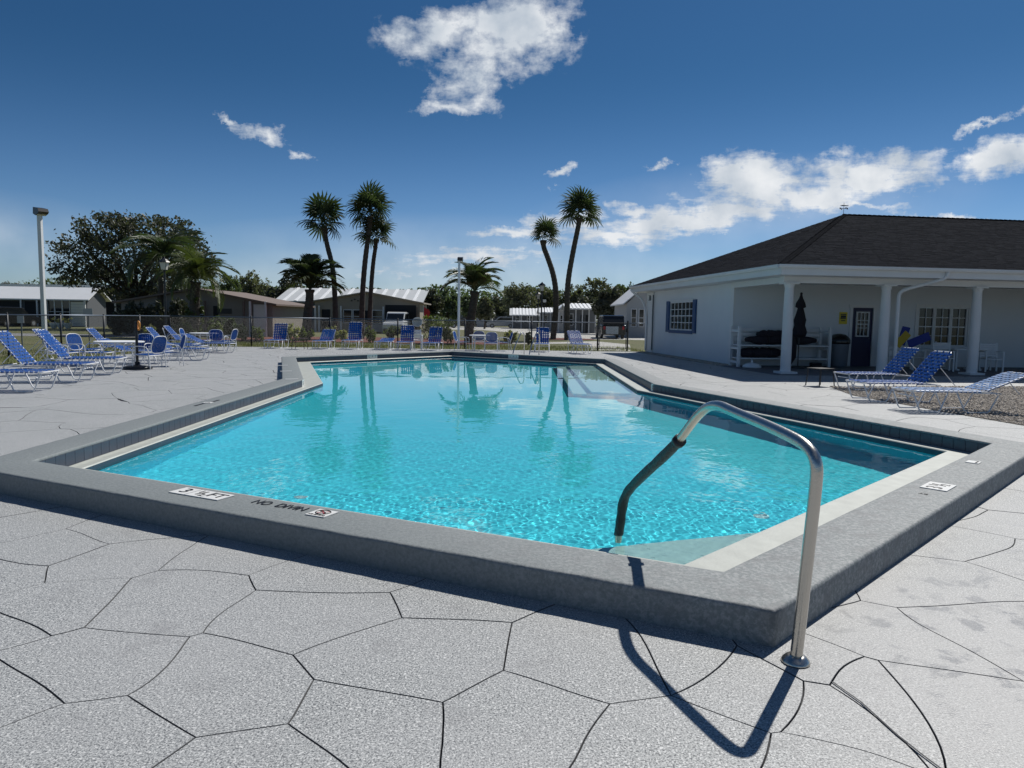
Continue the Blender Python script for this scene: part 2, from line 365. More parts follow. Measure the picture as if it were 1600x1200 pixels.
# ---------------------------------------------------------------- mesh helpers
class MB:
    def __init__(s): s.v, s.f = [], []
    def add(s, vs, fs):
        o = len(s.v); s.v += [tuple(v) for v in vs]; s.f += [tuple(i + o for i in f) for f in fs]; return s
    def box(s, c, d, rz=0.0, ry=0.0, rx=0.0, taper=1.0):
        hx, hy, hz = d[0] / 2, d[1] / 2, d[2] / 2
        mtx = Matrix.Rotation(rz, 3, 'Z') @ Matrix.Rotation(ry, 3, 'Y') @ Matrix.Rotation(rx, 3, 'X')
        vs = []
        for z in (-1, 1):
            t = taper if z > 0 else 1
            for x, y in ((-1, -1), (1, -1), (1, 1), (-1, 1)):
                vs.append(Vector(c) + mtx @ Vector((x * hx * t, y * hy * t, z * hz)))
        return s.add(vs, [(3, 2, 1, 0), (4, 5, 6, 7), (0, 1, 5, 4), (1, 2, 6, 5), (2, 3, 7, 6), (3, 0, 4, 7)])
    def tube(s, pts, r, n=6, closed=False, cap=True):
        pts = [Vector(p) for p in pts]; k = len(pts); rings = []
        prev = None
        for i, p in enumerate(pts):
            if closed: t = (pts[(i + 1) % k] - pts[i - 1])
            else: t = pts[min(i + 1, k - 1)] - pts[max(i - 1, 0)]
            t.normalize()
            if prev is None:
                a = Vector((0, 0, 1)) if abs(t.z) < .9 else Vector((1, 0, 0))
                u = t.cross(a).normalized()
            else:
                u = (prev - t * prev.dot(t))
                u = u.normalized() if u.length > 1e-6 else t.orthogonal().normalized()
            prev = u; w = t.cross(u)
            rr = r[i] if isinstance(r, (list, tuple)) else r
            rings.append([p + (u * math.cos(2 * math.pi * j / n) + w * math.sin(2 * math.pi * j / n)) * rr for j in range(n)])
        vs = [v for ring in rings for v in ring]; fs = []
        for i in range(k if closed else k - 1):
            a, b = i * n, ((i + 1) % k) * n
            for j in range(n):
                j2 = (j + 1) % n
                fs.append((a + j, a + j2, b + j2, b + j))
        if cap and not closed:
            fs.append(tuple(range(n))[::-1]); fs.append(tuple((k - 1) * n + j for j in range(n)))
        return s.add(vs, fs)
    def lathe(s, prof, c=(0, 0, 0), n=16):
        vs = []; c = Vector(c)
        for r_, z in prof:
            for j in range(n): vs.append(c + Vector((r_ * math.cos(2 * math.pi * j / n), r_ * math.sin(2 * math.pi * j / n), z)))
        fs = []
        for i in range(len(prof) - 1):
            for j in range(n):
                j2 = (j + 1) % n; fs.append((i * n + j, i * n + j2, (i + 1) * n + j2, (i + 1) * n + j))
        fs.append(tuple(range(n))[::-1]); fs.append(tuple((len(prof) - 1) * n + j for j in range(n)))
        return s.add(vs, fs)
    def prism(s, poly, z0, z1):
        n = len(poly)
        vs = [(p[0], p[1], z0) for p in poly] + [(p[0], p[1], z1) for p in poly]
        fs = [tuple(range(n))[::-1], tuple(range(n, 2 * n))] + [(i, (i + 1) % n, n + (i + 1) % n, n + i) for i in range(n)]
        return s.add(vs, fs)
    def extrude_y(s, prof, y0, y1):     # prof: list of (x, z)
        n = len(prof)
        vs = [(p[0], y0, p[1]) for p in prof] + [(p[0], y1, p[1]) for p in prof]
        fs = [tuple(range(n)), tuple(range(n, 2 * n))[::-1]] + [(i, n + i, n + (i + 1) % n, (i + 1) % n) for i in range(n)]
        return s.add(vs, fs)
    def mesh(s, name, m=None, smooth=False):
        me = bpy.data.meshes.new(name); me.from_pydata(s.v, [], s.f); me.update()
        if m is not None: me.materials.append(m)
        if smooth: me.shade_smooth()
        return me
    def build(s, name, m, parent=None, smooth=False, bevel=0.0):
        o = bpy.data.objects.new(name, s.mesh(name, m, smooth)); COL.objects.link(o)
        if parent: o.parent = parent
        if bevel:
            b = o.modifiers.new('bevel', 'BEVEL'); b.width = bevel; b.segments = 2; b.limit_method = 'ANGLE'
        return o

def tag(o, label=None, cat=None, group=None, kind=None):
    if label: o['label'] = label
    if cat: o['category'] = cat
    if group: o['group'] = group
    if kind: o['kind'] = kind
    return o
def empty(name, loc=(0, 0, 0), rz=0.0, label=None, cat=None, group=None):
    o = bpy.data.objects.new(name, None); COL.objects.link(o)
    o.location = loc; o.rotation_euler = (0, 0, rz); o.empty_display_size = .2
    return tag(o, label, cat, group)
KIDS = {}
def place(name, me, parent, loc=(0, 0, 0), rot=(0, 0, 0), scale=(1, 1, 1)):
    o = bpy.data.objects.new(name, me); COL.objects.link(o); o.parent = parent
    o.location = loc; o.rotation_euler = rot; o.scale = scale
    return o
def copy_tree(o, parent=None):
    c = o.copy(); COL.objects.link(c); c.parent = parent
    for ch in list(o.children): copy_tree(ch, c)
    return c
def copy_thing(o, loc, rz, label, group=None):
    c = copy_tree(o); c.location = loc; c.rotation_euler = (0, 0, rz); c['label'] = label
    if group: c['group'] = group
    return c

def flat(name, polys, z, m, kind='structure', parent=None):
    """sheet from an outline and optional holes"""
    pts = [Vector((p[0], p[1])) for poly in polys for p in poly]; loops_ = []; k0_ = 0
    for poly in polys: loops_.append(list(range(k0_, k0_ + len(poly)))); k0_ += len(poly)
    res = delaunay_2d_cdt(pts, [], loops_, 1, 1e-5)
    tris = []
    for t in res[2]:
        c_ = (res[0][t[0]] + res[0][t[1]] + res[0][t[2]]) / 3
        if inside(polys[0], c_.x, c_.y) and not any(inside(h, c_.x, c_.y) for h in polys[1:]): tris.append(t)
    vs = [(p.x, p.y, z) for p in res[0]]
    fs = []
    for t in tris:
        a, b, c = (Vector(vs[i]) for i in t)
        fs.append(tuple(t) if (b - a).cross(c - a).z > 0 else tuple(reversed(t)))
    me = bpy.data.meshes.new(name); me.from_pydata(vs, [], fs); me.materials.append(m)
    o = bpy.data.objects.new(name, me); COL.objects.link(o)
    if kind: o['kind'] = kind
    if parent: o.parent = parent
    return o

def offset(poly, d):
    """counter-clockwise outline moved outward by d (a number, or one per edge i -> i+1)"""
    n = len(poly); d = d if isinstance(d, (list, tuple)) else [d] * n
    lines = []
    for i in range(n):
        a, b = Vector(poly[i][:2]), Vector(poly[(i + 1) % n][:2])
        t = (b - a).normalized(); nn = Vector((t.y, -t.x))
        lines.append((a + nn * d[i], t))
    out = []
    for i in range(n):
        (p, t), (q, s) = lines[i - 1], lines[i]
        den = t.x * s.y - t.y * s.x
        k = ((q.x - p.x) * s.y - (q.y - p.y) * s.x) / den
        out.append((p.x + t.x * k, p.y + t.y * k))
    return out
def inside(poly, x, y):
    r = False; n = len(poly); j = n - 1
    for i in range(n):
        xi, yi = poly[i]; xj, yj = poly[j]
        if (yi > y) != (yj > y) and x < (xj - xi) * (y - yi) / (yj - yi) + xi: r = not r
        j = i
    return r
def nearest_on(poly, x, y):
    best = None; p = Vector((x, y))
    for i in range(len(poly)):
        a, b = Vector(poly[i]), Vector(poly[(i + 1) % len(poly)])
        t = max(0, min(1, (p - a).dot(b - a) / (b - a).length_squared)); q = a + (b - a) * t
        dd = (q - p).length
        if best is None or dd < best[0]: best = (dd, q)
    return best

# ---------------------------------------------------------------- the pool
POOL = [(1.141, 3.717), (5.46, 8.06), (2.99, 15.01), (3.15, 24.43), (-2.42, 28.28), (-6.87, 22.71), (-4.36, 14.93), (-4.245, 6.28)]
OUT = offset(POOL, .43)
LEDGE = offset(POOL, [-.43, -.19, -.30, -.25, -.25, -.42, -.18, -.45])
MID = offset(POOL, .22)
TOPZ, LEDZ, WATZ, FLOORZ = .18, .022, -.03, -1.08

GROUND = flat('ground', [[(-900, -60), (900, -60), (900, 1500), (-900, 1500)], MID], -.04, M['grass'])
DECK = [(-13.6, -6), (26, -6), (26, 24), (8.2, 24.4), (6.7, 34.9), (3.0, 34.5), (-4, 34.35), (-9.5, 34.0), (-14.4, 33.0), (-13.9, 22), (-13.7, 14)]
deck = flat('pool_deck', [DECK, MID], -.016, M['joint'])

def sweep_ring(mb, loops):
    n = len(loops[0]); vs = []; fs = []
    for lp in loops: vs += lp
    for k in range(len(loops) - 1):
        for i in range(n):
            j = (i + 1) % n
            fs.append((k * n + i, k * n + j, (k + 1) * n + j, (k + 1) * n + i))
    mb.add(vs, fs)
def dense_loop(poly, z, step=.09, jit=0.0, seed=0, ref=None):
    """points along an outline; ref fixes how many points each edge carries"""
    out = []; n = len(poly)
    for i in range(n):
        a, b = Vector(poly[i]), Vector(poly[(i + 1) % n])
        k = max(2, int((Vector(ref[(i + 1) % n]) - Vector(ref[i])).length / step))
        for q in range(k):
            p = a.lerp(b, q / k)
            j1 = jit * noise.noise(Vector((p.x * 7, p.y * 7, seed))) + jit * .6 * noise.noise(Vector((p.x * 25, p.y * 25, seed)))
            j2 = jit * noise.noise(Vector((p.x * 6, p.y * 6, seed + 9)))
            out.append((p.x + j1, p.y + j1, z + j2 * .5))
    return out
cop = MB()
prof = [(.43, 0, 0), (.43, .02, .003), (.43, .09, .005), (.43, TOPZ - .022, .004), (.429, TOPZ - .014, .005), (.423, TOPZ - .005, .006), (.414, TOPZ - .001, .005), (.404, TOPZ, .003), (.20, TOPZ + .002, .002), (.022, TOPZ, .002), (.010, TOPZ - .002, .003), (.002, TOPZ - .009, .003), (0, TOPZ - .025, 0)]
sweep_ring(cop, [dense_loop(offset(POOL, d), z, jit=j, seed=i, ref=POOL) for i, (d, z, j) in enumerate(prof)])
pool = empty('swimming_pool', (0, 0, 0), 0, 'angular turquoise swimming pool with raised grey coping, cream gutter ledge and blue tile line', 'pool')
cop.build('coping', M['coping'], pool, smooth=True)
w = MB(); sweep_ring(w, [dense_loop(POOL, TOPZ - .026, 1, ref=POOL), dense_loop(POOL, LEDZ, 1, ref=POOL)]); w.build('grout_bed', M['grout'], pool)
w = MB()
lip = offset(LEDGE, -.012)
sweep_ring(w, [dense_loop(POOL, LEDZ, .5, ref=POOL), dense_loop(offset(POOL, -.06), LEDZ - .008, .5, ref=POOL), dense_loop(LEDGE, LEDZ + .002, .5, ref=POOL), dense_loop(lip, LEDZ - .008, .5, ref=POOL)])
w.build('gutter_ledge', M['ledge'], pool)
w = MB(); sweep_ring(w, [dense_loop(lip, LEDZ - .008, 1, ref=POOL), dense_loop(lip, -.16, 1, ref=POOL)]); glip = w.build('gutter_lip', M['tile'], pool)
w = MB(); sweep_ring(w, [dense_loop(lip, -.16, 1, ref=POOL), dense_loop(lip, FLOORZ, 1, ref=POOL)]); pw = w.build('pool_wall', M['plaster'], pool)
pf = flat('pool_floor', [lip], FLOORZ, M['plaster'], kind=None, parent=pool)
# steps
def along(a, b, d):
    a, b = Vector(a), Vector(b); return a + (b - a).normalized() * d
k0, kR, kL = lip[0], lip[1], lip[-1]
def inset_poly(poly, d): return offset(poly, -d)
recv = [pw, pf, glip]
for zt, dl, dr in ((-.17, 1.0, 1.55), (-.46, 1.4, 1.95), (-.76, 1.75, 2.3)):
    a = along(k0, kL, dl); b = along(k0, kR, dr)
    mb = MB().prism([(k0[0], k0[1] ), (b.x, b.y), (a.x, a.y)], FLOORZ, zt); o = mb.build('entry_step', M['step'], pool); recv.append(o)
wr, fr = Vector(lip[2]), Vector(lip[3])
t = (fr - wr).normalized(); nn_ = Vector((-t.y, t.x))
for zt, wd in ((-.28, .95), (-.62, 1.35)):
    q = [wr, fr, fr + nn_ * wd + t * (-.4), wr + nn_ * wd + t * .2]
    o = MB().prism([(p.x, p.y) for p in q], FLOORZ, zt).build('side_bench', M['step'], pool); recv.append(o)
for px, py in ((470, 763), (1190, 790)):
    g = G(px, py, -.03); o = MB().lathe([(.07, 0), (.07, .012), (.05, .02), (.05, .012), (.02, .012)], (g.x * 1.12, g.y * 1.12, FLOORZ), 16).build('floor_fitting', M['signw'], pool); recv.append(o)
# waterline tiles, one object each
tm = MB().box((0, 0, 0), (.147, .008, .125)).mesh('tile', M['tile'])
tmb = MB().box((0, 0, 0), (.147, .008, .125)).mesh('tile', mat('pale_worn_tile', (.07, .09, .13), .5, var=.3, vscale=8))
ntile = 0
rest = MB()
for ei in (6, 1, 3, 4, 2, 5, 0, 7):
    a, b = Vector(POOL[ei]), Vector(POOL[(ei + 1) % 8])
    t = (b - a).normalized(); ln = (b - a).length; cnt = int(ln / .1515); ang = math.atan2(t.y, t.x)
    inn = Vector((-t.y, t.x)) * .003
    for q in range(cnt):
        c = a + t * ((q + .5) * ln / cnt) + inn
        if ntile < 280:
            place('tile', tmb if random.random() < .12 else tm, pool, (c.x, c.y, .088), (0, 0, ang)); ntile += 1
        else: rest.box((c.x, c.y, .088), (.147, .008, .125), ang)
tag(rest.build('tile_band', M['tile'], pool), kind='stuff')

def water_height(x, y):
    h = np.zeros_like(x); r2 = np.random.default_rng(3)
    for lam, amp, k in ((.9, .0010, 7), (.45, .00042, 10), (.22, .00026, 14), (.12, .00019, 18), (.068, .00013, 20), (.048, .00006, 16)):
        for _ in range(k):
            th = r2.uniform(0, 2 * math.pi); l = lam * r2.uniform(.75, 1.3); ph = r2.uniform(0, 6.28)
            h += amp / math.sqrt(k) * 1.5 * np.sin((x * math.cos(th) + y * math.sin(th)) * 2 * math.pi / l + ph + .8 * np.sin(x * .9 + y * .7 + th))
    return h
def water_sheet():
    # rows get wider apart with distance
    ys = [3.6]
    while ys[-1] < 28.6: ys.append(ys[-1] + (.017 if ys[-1] < 8.5 else .03 if ys[-1] < 14 else .06))
    ys = np.array(ys)
    def xs(st): return np.arange(-7.5, 6.0, st)
    verts = []; faces = []; base = 0
    bands = [(3.6, 7.6, .0125), (7.6, 11.0, .02), (11.0, 16, .035), (16, 28.6, .06)]
    V_, F_ = [], []
    hull = offset(LEDGE, .03)
    hx = np.array(hull)
    for y0, y1, st in bands:
        yy = np.arange(y0, y1 + st * .5, st); yy = np.linspace(y0, y1, len(yy)); xx = xs(st)
        X, Y = np.meshgrid(xx, yy)
        fadeY = np.clip((Y - 5) / 9, 0, 1) ** .8
        Z = WATZ + water_height(X, Y) * (1 - .91 * fadeY)
        ins = np.zeros(X.shape, bool); j = len(hull) - 1
        for i in range(len(hull)):
            xi, yi = hx[i]; xj, yj = hx[j]
            c = ((yi > Y) != (yj > Y)) & (X < (xj - xi) * (Y - yi) / (yj - yi + 1e-12) + xi)
            ins ^= c; j = i
        nx = X.shape[1]
        idx = np.arange(X.size).reshape(X.shape)
        keep = ins[:-1, :-1] | ins[1:, :-1] | ins[:-1, 1:] | ins[1:, 1:]
        a = idx[:-1, :-1][keep]; b = idx[:-1, 1:][keep]; c = idx[1:, 1:][keep]; d = idx[1:, :-1][keep]
        f = np.stack([a, b, c, d], 1)
        used = np.unique(f); remap = np.full(X.size, -1); remap[used] = np.arange(len(used)) + base
        V_.append(np.stack([X.ravel()[used], Y.ravel()[used], Z.ravel()[used]], 1)); F_.append(remap[f]); base += len(used)
    Vv = np.concatenate(V_); Ff = np.concatenate(F_)
    me = bpy.data.meshes.new('water')
    me.vertices.add(len(Vv)); me.vertices.foreach_set('co', Vv.astype(np.float32).ravel())
    me.loops.add(Ff.size); me.loops.foreach_set('vertex_index', Ff.astype(np.int32).ravel())
    me.polygons.add(len(Ff)); me.polygons.foreach_set('loop_start', np.arange(0, Ff.size, 4, dtype=np.int32))
    me.update(calc_edges=True); me.shade_smooth(); me.materials.append(M['water'])
    o = bpy.data.objects.new('water', me); COL.objects.link(o); return o
water = water_sheet(); water['kind'] = 'structure'
water.cycles.is_caustics_caster = True
for o in recv: o.cycles.is_caustics_receiver = True

# ---------------------------------------------------------------- stamped deck slabs
near_px = [(30, 885), (75, 940), (125, 848), (210, 870), (75, 815), (225, 820), (400, 870), (300, 940), (525, 960), (550, 895), (700, 940), (125, 1040), (310, 1085), (640, 1020),
           (100, 1165), (300, 1225), (540, 1140), (810, 1130), (900, 1020), (1025, 1010), (1150, 1065), (1050, 1165), (1265, 1035), (1275, 1110), (1275, 1200), (1375, 1090), (1425, 995),
           (1510, 1110), (1475, 915), (1590, 990), (1475, 855), (1590, 880), (0, 960), (-60, 1100)]
seeds = [G(*p).to_2d() for p in near_px]
tries = 0
random.seed(11)
gx0, gx1, gy0, gy1 = -15.5, 27, -6.5, 36
cellg = {}
def gk(p): return (int(p.x // 1.2), int(p.y // 1.2))
for s_ in seeds: cellg.setdefault(gk(s_), []).append(s_)
near_hull_y = 3.9
while tries < 26000:
    tries += 1
    p = Vector((random.uniform(gx0, gx1), random.uniform(gy0, gy1)))
    if not inside(DECK, p.x, p.y) and nearest_on(DECK, p.x, p.y)[0] > 1: continue
    if inside(POOL, p.x, p.y): continue
    k = gk(p)
    rad = .80
    if all((q - p).length > rad for a in range(-1, 2) for b in range(-1, 2) for q in cellg.get((k[0] + a, k[1] + b), [])):
        seeds.append(p); cellg.setdefault(k, []).append(p)
def warp(p):
    n_ = noise.noise_vector(Vector((p.x * .9, p.y * .9, 1.7))); n2_ = noise.noise_vector(Vector((p.x * 2.1, p.y * 2.1, 5.1)))
    return Vector((p.x + n_.x * .23 + n2_.x * .03, p.y + n_.y * .23 + n2_.y * .03))
def cell(i):
    s0 = seeds[i]; poly = [s0 + Vector(v) for v in ((-2.2, -2.2), (2.2, -2.2), (2.2, 2.2), (-2.2, 2.2))]
    k = gk(s0)
    nb = [q for a in range(-3, 4) for b in range(-3, 4) for q in cellg.get((k[0] + a, k[1] + b), []) if q is not s0 and (q - s0).length < 4]
    nb.sort(key=lambda q: (q - s0).length)
    for q in nb:
        m_ = (s0 + q) / 2; d = q - s0; new = []
        for j in range(len(poly)):
            a, b = poly[j], poly[(j + 1) % len(poly)]
            da, db = (a - m_).dot(d), (b - m_).dot(d)
            if da <= 0: new.append(a)
            if (da < 0) != (db < 0) and abs(da - db) > 1e-9: new.append(a.lerp(b, da / (da - db)))
        poly = new
        if len(poly) < 3: return None
    return poly
GRAVEL = [tuple(G(*p).to_2d()) for p in ((1296, 604), (1332, 618), (1405, 631), (1470, 643), (1540, 655), (1640, 672))] + [(15, 8), (17, 18.2), (14.0, 18.1)]
slabs = []
def near_edge(poly, p):
    best = None
    for i in range(len(poly)):
        a, b = Vector(poly[i]), Vector(poly[(i + 1) % len(poly)])
        t = max(0, min(1, (p - a).dot(b - a) / (b - a).length_squared)); q = a + (b - a) * t
        dd = (q - p).length
        if best is None or dd < best[0]: best = (dd, i, q)
    return best[1], best[2]
for i in range(len(seeds)):
    poly = cell(i)
    if not poly: continue
    s0 = seeds[i]; dist = s0.length
    st = .06 if dist < 7 else .2 if dist < 14 else .45
    pts = []
    for j in range(len(poly)):
        a, b = poly[j], poly[(j + 1) % len(poly)]
        k = max(1, int((b - a).length / st))
        for q in range(k): pts.append(warp(a.lerp(b, q / k)))
    out = []; hit = 0; last = None
    kst = next((k for k, p in enumerate(pts) if not inside(MID, p.x, p.y)), None)
    if kst is None: continue
    pts = pts[kst:] + pts[:kst]
    for p in pts:
        if inside(MID, p.x, p.y):
            ei, q = near_edge(MID, p); 
            if last is not None and last != ei:
                nM = len(MID)
                if (ei - last) % nM == 1: out.append(Vector(MID[ei]))
                elif (last - ei) % nM == 1: out.append(Vector(MID[last]))
            last = ei; p = q; hit += 1
        else: last = None
        if not inside(DECK, p.x, p.y): p = nearest_on(DECK, p.x, p.y)[1]
        out.append(p)
    cl = [out[0]]
    for p in out[1:]:
        if (p - cl[-1]).length > .02: cl.append(p)
    if (cl[0] - cl[-1]).length < .02: cl.pop()
    if len(cl) < 3: continue
    area = sum(cl[j].x * cl[(j + 1) % len(cl)].y - cl[(j + 1) % len(cl)].x * cl[j].y for j in range(len(cl))) / 2
    if area < .03: continue
    if inside(GRAVEL, s0.x, s0.y) and nearest_on(GRAVEL, s0.x, s0.y)[0] > .6: continue
    slabs.append((dist + (50 if s0.y < 1.2 else 0), cl, s0))
slabs.sort(key=lambda a: a[0])
POOLIN = offset(POOL, .12)
def slab_into(mb, cl, gap, o):
    n = len(cl); rings = [[], [], []]
    for j in range(n):
        t = (cl[(j + 1) % n] - cl[j - 1]); t = t.normalized() if t.length > 1e-6 else Vector((1, 0))
        nn = Vector((t.y, -t.x))
        for r_, (d, z) in enumerate(((gap + .0015, 0), (gap, -.002), (gap, -.02))):
            q = cl[j] - nn * d - o; rings[r_].append((q.x, q.y, z))
    vs = rings[0] + rings[1] + rings[2]
    fs = [tuple(range(n))]
    if any(nearest_on(MID, p.x, p.y)[0] < .01 for p in cl):
        # slab trimmed by the pool kerb: triangulate and drop whatever would reach over the water
        fs = []
        res = delaunay_2d_cdt([Vector(v[:2]) for v in rings[0]], [], [list(range(n))], 1, 1e-6)
        if len(res[0]) >= 3:
            base = len(vs); vs = vs + [(p.x, p.y, 0) for p in res[0]]
            for t in res[2]:
                c_ = (res[0][t[0]] + res[0][t[1]] + res[0][t[2]]) / 3 + o
                if not inside(POOLIN, c_.x, c_.y): fs.append(tuple(base + i for i in t))
    for k in (0, 1):
        for j in range(n):
            j2 = (j + 1) % n; fs.append((k * n + j, (k + 1) * n + j, (k + 1) * n + j2, k * n + j2))
    mb.add(vs, fs)
def dirty_sides(o):
    o.data.materials.append(M['groove'])
    o.data.update()
    for p in o.data.polygons:
        if abs(p.normal.z) < .9: p.material_index = 1
far_slabs = MB()
for q, (d, cl, s0) in enumerate(slabs):
    if q < 295:
        mb = MB(); slab_into(mb, cl, .0028 if d < 6 else .0036, s0)
        o = mb.build('slab', M['deck'], deck); dirty_sides(o); o.location = (s0.x, s0.y, random.uniform(-.0012, .0012))
    else: slab_into(far_slabs, cl, .007, Vector((0, 0)))
fo_ = tag(far_slabs.build('far_slabs', M['deck'], deck), kind='stuff'); dirty_sides(fo_)
# long saw-cut crack in the foreground
crack = [G(*p) for p in ((1300, 1066), (1345, 1098), (1400, 1148), (1440, 1180), (1475, 1206), (1530, 1250))]
cm = MB()
for a, b in zip(crack, crack[1:]):
    t = (b - a).normalized(); nn = Vector((t.y, -t.x, 0)) * .0038
    a2, b2 = a + Vector((0, 0, .004)), b + Vector((0, 0, .004))
    cm.add([a2 - nn, b2 - nn, b2 + nn, a2 + nn], [(0, 3, 2, 1)])
cm.build('joint_sealant', M['joint'], deck)

# ---------------------------------------------------------------- markings on the coping
def text_mesh(s, size, name, m, extrude=.001):
    cu = bpy.data.curves.new(name, 'FONT'); cu.body = s; cu.size = size; cu.extrude = extrude; cu.align_x = 'CENTER'; cu.align_y = 'CENTER'
    o = bpy.data.objects.new(name, cu); COL.objects.link(o)
    dg = bpy.context.evaluated_depsgraph_get(); me = bpy.data.meshes.new_from_object(o.evaluated_get(dg))
    bpy.data.objects.remove(o); me.materials.clear(); me.materials.append(m); me.name = name
    return me
nd = (Vector(OUT[0]) - Vector(OUT[-1])).normalized(); near_ang = math.atan2(nd.y, nd.x)
rd = (Vector(OUT[1]) - Vector(OUT[0])).normalized(); right_ang = math.atan2(rd.y, rd.x)
ZT = TOPZ + .006
def plate(name, label, c, ang, w_, h_, texts, cat='marker tile', base=True):
    e = empty(name, (c.x, c.y, ZT), ang, label, cat)
    if base: MB().box((0, 0, 0), (w_, h_, .006)).build('plate', M['signw'], e)
    for s, sz, ox, oy, sx in texts:
        place('lettering', text_mesh(s, sz, 'lettering', M['ink']), e, (ox, oy, .0045 if base else .0), (0, 0, 0), (sx, 1, 1))
    return e
c = G(315, 771.5, ZT)
e = plate('depth_marker', 'white three-part depth tile reading 3 ½ FT on the near coping', c, near_ang, .40, .145, [('3', .13, -.13, 0, 1.1), ('FT', .12, .125, 0, .95), ('1', .075, -.025, .028, 1), ('2', .075, .028, -.028, 1), ('/', .12, .0, 0, 1.2)])
for x in (-.068, .062): MB().box((x, 0, .0036), (.003, .145, .001)).build('tile_joint', M['grout'], e)
e.scale = (1.24, 1.12, 1)
c = G(437, 789.5, ZT)
plate('painted_warning', 'black stencilled letters NO DIVIN painted on the near coping', c, near_ang, .4, .1, [('NO  DIVIN', .098, 0, 0, .94)], 'painted lettering', base=False).scale = (1.08, 1.25, 1)
c = G(503, 802, ZT)
e = plate('no_diving_tile', 'white square tile with a crossed-out diver in a ring, beside the letters NO DIVIN', c, near_ang, .16, .15, [('NO DIVING', .026, 0, -.055, 1)])
ringm = MB().tube([(.052 * math.cos(a * math.pi / 12), .047 * math.sin(a * math.pi / 12) + .013, .004) for a in range(24)], .0045, 4, closed=True)
ringm.build('ring', M['ink'], e)
MB().box((0, .013, .0042), (.085, .008, .002), R(45)).box((0, .013, .0046), (.085, .008, .002), R(-45)).build('cross', M['redink'], e)
MB().tube([(-.03, .02, .0035), (-.01, .028, .0035), (.012, .018, .0035), (.03, -.005, .0035)], .005, 4).build('diver', M['ink'], e)
c = G(1466, 760, ZT)
plate('depth_marker', 'white depth tile reading 3 ½ turned sideways on the right-hand coping', c, right_ang, .22, .15, [('3', .13, -.06, 0, 1), ('1', .075, .01, .028, 1), ('2', .075, .06, -.028, 1), ('/', .12, .035, 0, 1.2)]).scale = (1.35, 1.3, 1)
c = G(1443, 771, ZT)
plate('faded_lettering', 'faded grey remains of painted letters FT beside the sideways depth tile', c, right_ang + R(90), .1, .1, [('FT', .05, 0, 0, 1.3)], 'painted lettering', base=False)
c = G(1521, 722, ZT)
plate('no_diving_tile', 'small worn white tile near the right-hand corner of the coping', c, right_ang, .13, .11, [('NO DIVING', .02, 0, -.03, 1)])
c = G(325, 629, ZT)
plate('depth_marker', 'small white tile flanked by black paint on the left coping', c, R(90), .12, .12, [('3', .1, 0, 0, 1)])
MB().box((-.25, .02, 0), (.3, .035, .002)).box((.22, -.02, 0), (.28, .035, .002)).build('paint_patch', M['ink'], [o for o in COL.objects if o.name == 'depth_marker.002'][0])
for px, py, lb in ((442, 571, 'rear white stripe tile across the left end coping'), (447, 580, 'middle white stripe tile across the left end coping'), (456, 592.5, 'front white stripe tile across the left end coping by the inner bend')):
    c = G(px, py, ZT); a5 = math.atan2(POOL[6][1] - POOL[5][1], POOL[6][0] - POOL[5][0])
    e = empty('stripe_tile', (c.x, c.y, ZT), a5 + R(90), lb, 'marker tile', 'white stripe tiles on the coping')
    MB().box((0, 0, 0), (.26, .10, .006)).build('plate', M['signw'], e)
def wall_plate(px, py, ei, s, label, w_=.15, h_=.15):
    a, b = Vector(POOL[ei]), Vector(POOL[(ei + 1) % 8]); t = (b - a).normalized(); inn = Vector((-t.y, t.x))
    c = G(px, py, .09); q = nearest_on(POOL, c.x, c.y)[1] + inn * .010
    e = empty('wall_depth_marker', (q.x, q.y, .094), math.atan2(-t.y, -t.x), label, 'marker tile')
    MB().box((0, 0, 0), (w_, .006, h_)).build('plate', M['signw'], e)
    for i_, ch in enumerate(s): place('lettering', text_mesh(ch, .11, 'lettering', M['ink']), e, ((i_ - (len(s) - 1) / 2) * .15, -.004, 0), (R(90), 0, 0))
    for i_ in range(len(s) - 1): MB().box(((i_ - (len(s) - 2) / 2) * .15, -.0035, 0), (.004, .002, h_)).build('tile_joint', M['grout'], e)
    return e
wall_plate(462, 599, 6, '5', 'white tile with a black 5 on the waterline at the left inner bend')
wall_plate(1030, 606, 1, '2', 'white tile with a black 2 on the waterline at the right inner bend', .13)
wall_plate(573, 557, 4, 'SFT', 'row of three white depth tiles on the far left waterline', .45)
wall_plate(797, 558, 3, 'SFT', 'row of three white depth tiles below the far ladder', .45)

# ---------------------------------------------------------------- stainless entry rail
B0 = Vector((1.278, 3.06, 0)); W0 = Vector((.79, 5.03, 0))
pn = Vector((W0.y - B0.y, -(W0.x - B0.x), 0))
def onplane(px, py):
    d = ray(px, py); o = Vector((0, 0, CAM_H)); return o + d * (pn.dot(B0 - o) / pn.dot(d))
def smooth_path(pts, sub=5, it=3):
    pts = [Vector(p) for p in pts]
    for _ in range(it):
        new = [pts[0]]
        for a, b in zip(pts, pts[1:]): new += [a.lerp(b, .25), a.lerp(b, .75)]
        new.append(pts[-1]); pts = new
    return pts
rail_px = [(1243, 1035), (1254, 950), (1266, 850), (1277, 765), (1277, 722), (1262, 697), (1234, 681), (1190, 661), (1150, 645), (1118, 630), (1094, 643), (1062, 688)]
path = [onplane(*p) for p in rail_px]; path[0].z = 0
for i_, p in enumerate(path[:4]): p.y = B0.y + (p.y - B0.y) * .8
grip_px = [(1062, 688), (1035, 715), (1003, 744), (980, 768), (973, 786), (970, 812), (966, 840)]
gpath = [onplane(*p) for p in grip_px]
gpath.append(Vector((gpath[-1].x, gpath[-1].y, -.23)))
rail = empty('entry_handrail', B0, 0, 'bent stainless handrail from the deck over the near coping corner into the pool', 'handrail')
loc = lambda ps: [p - B0 for p in ps]
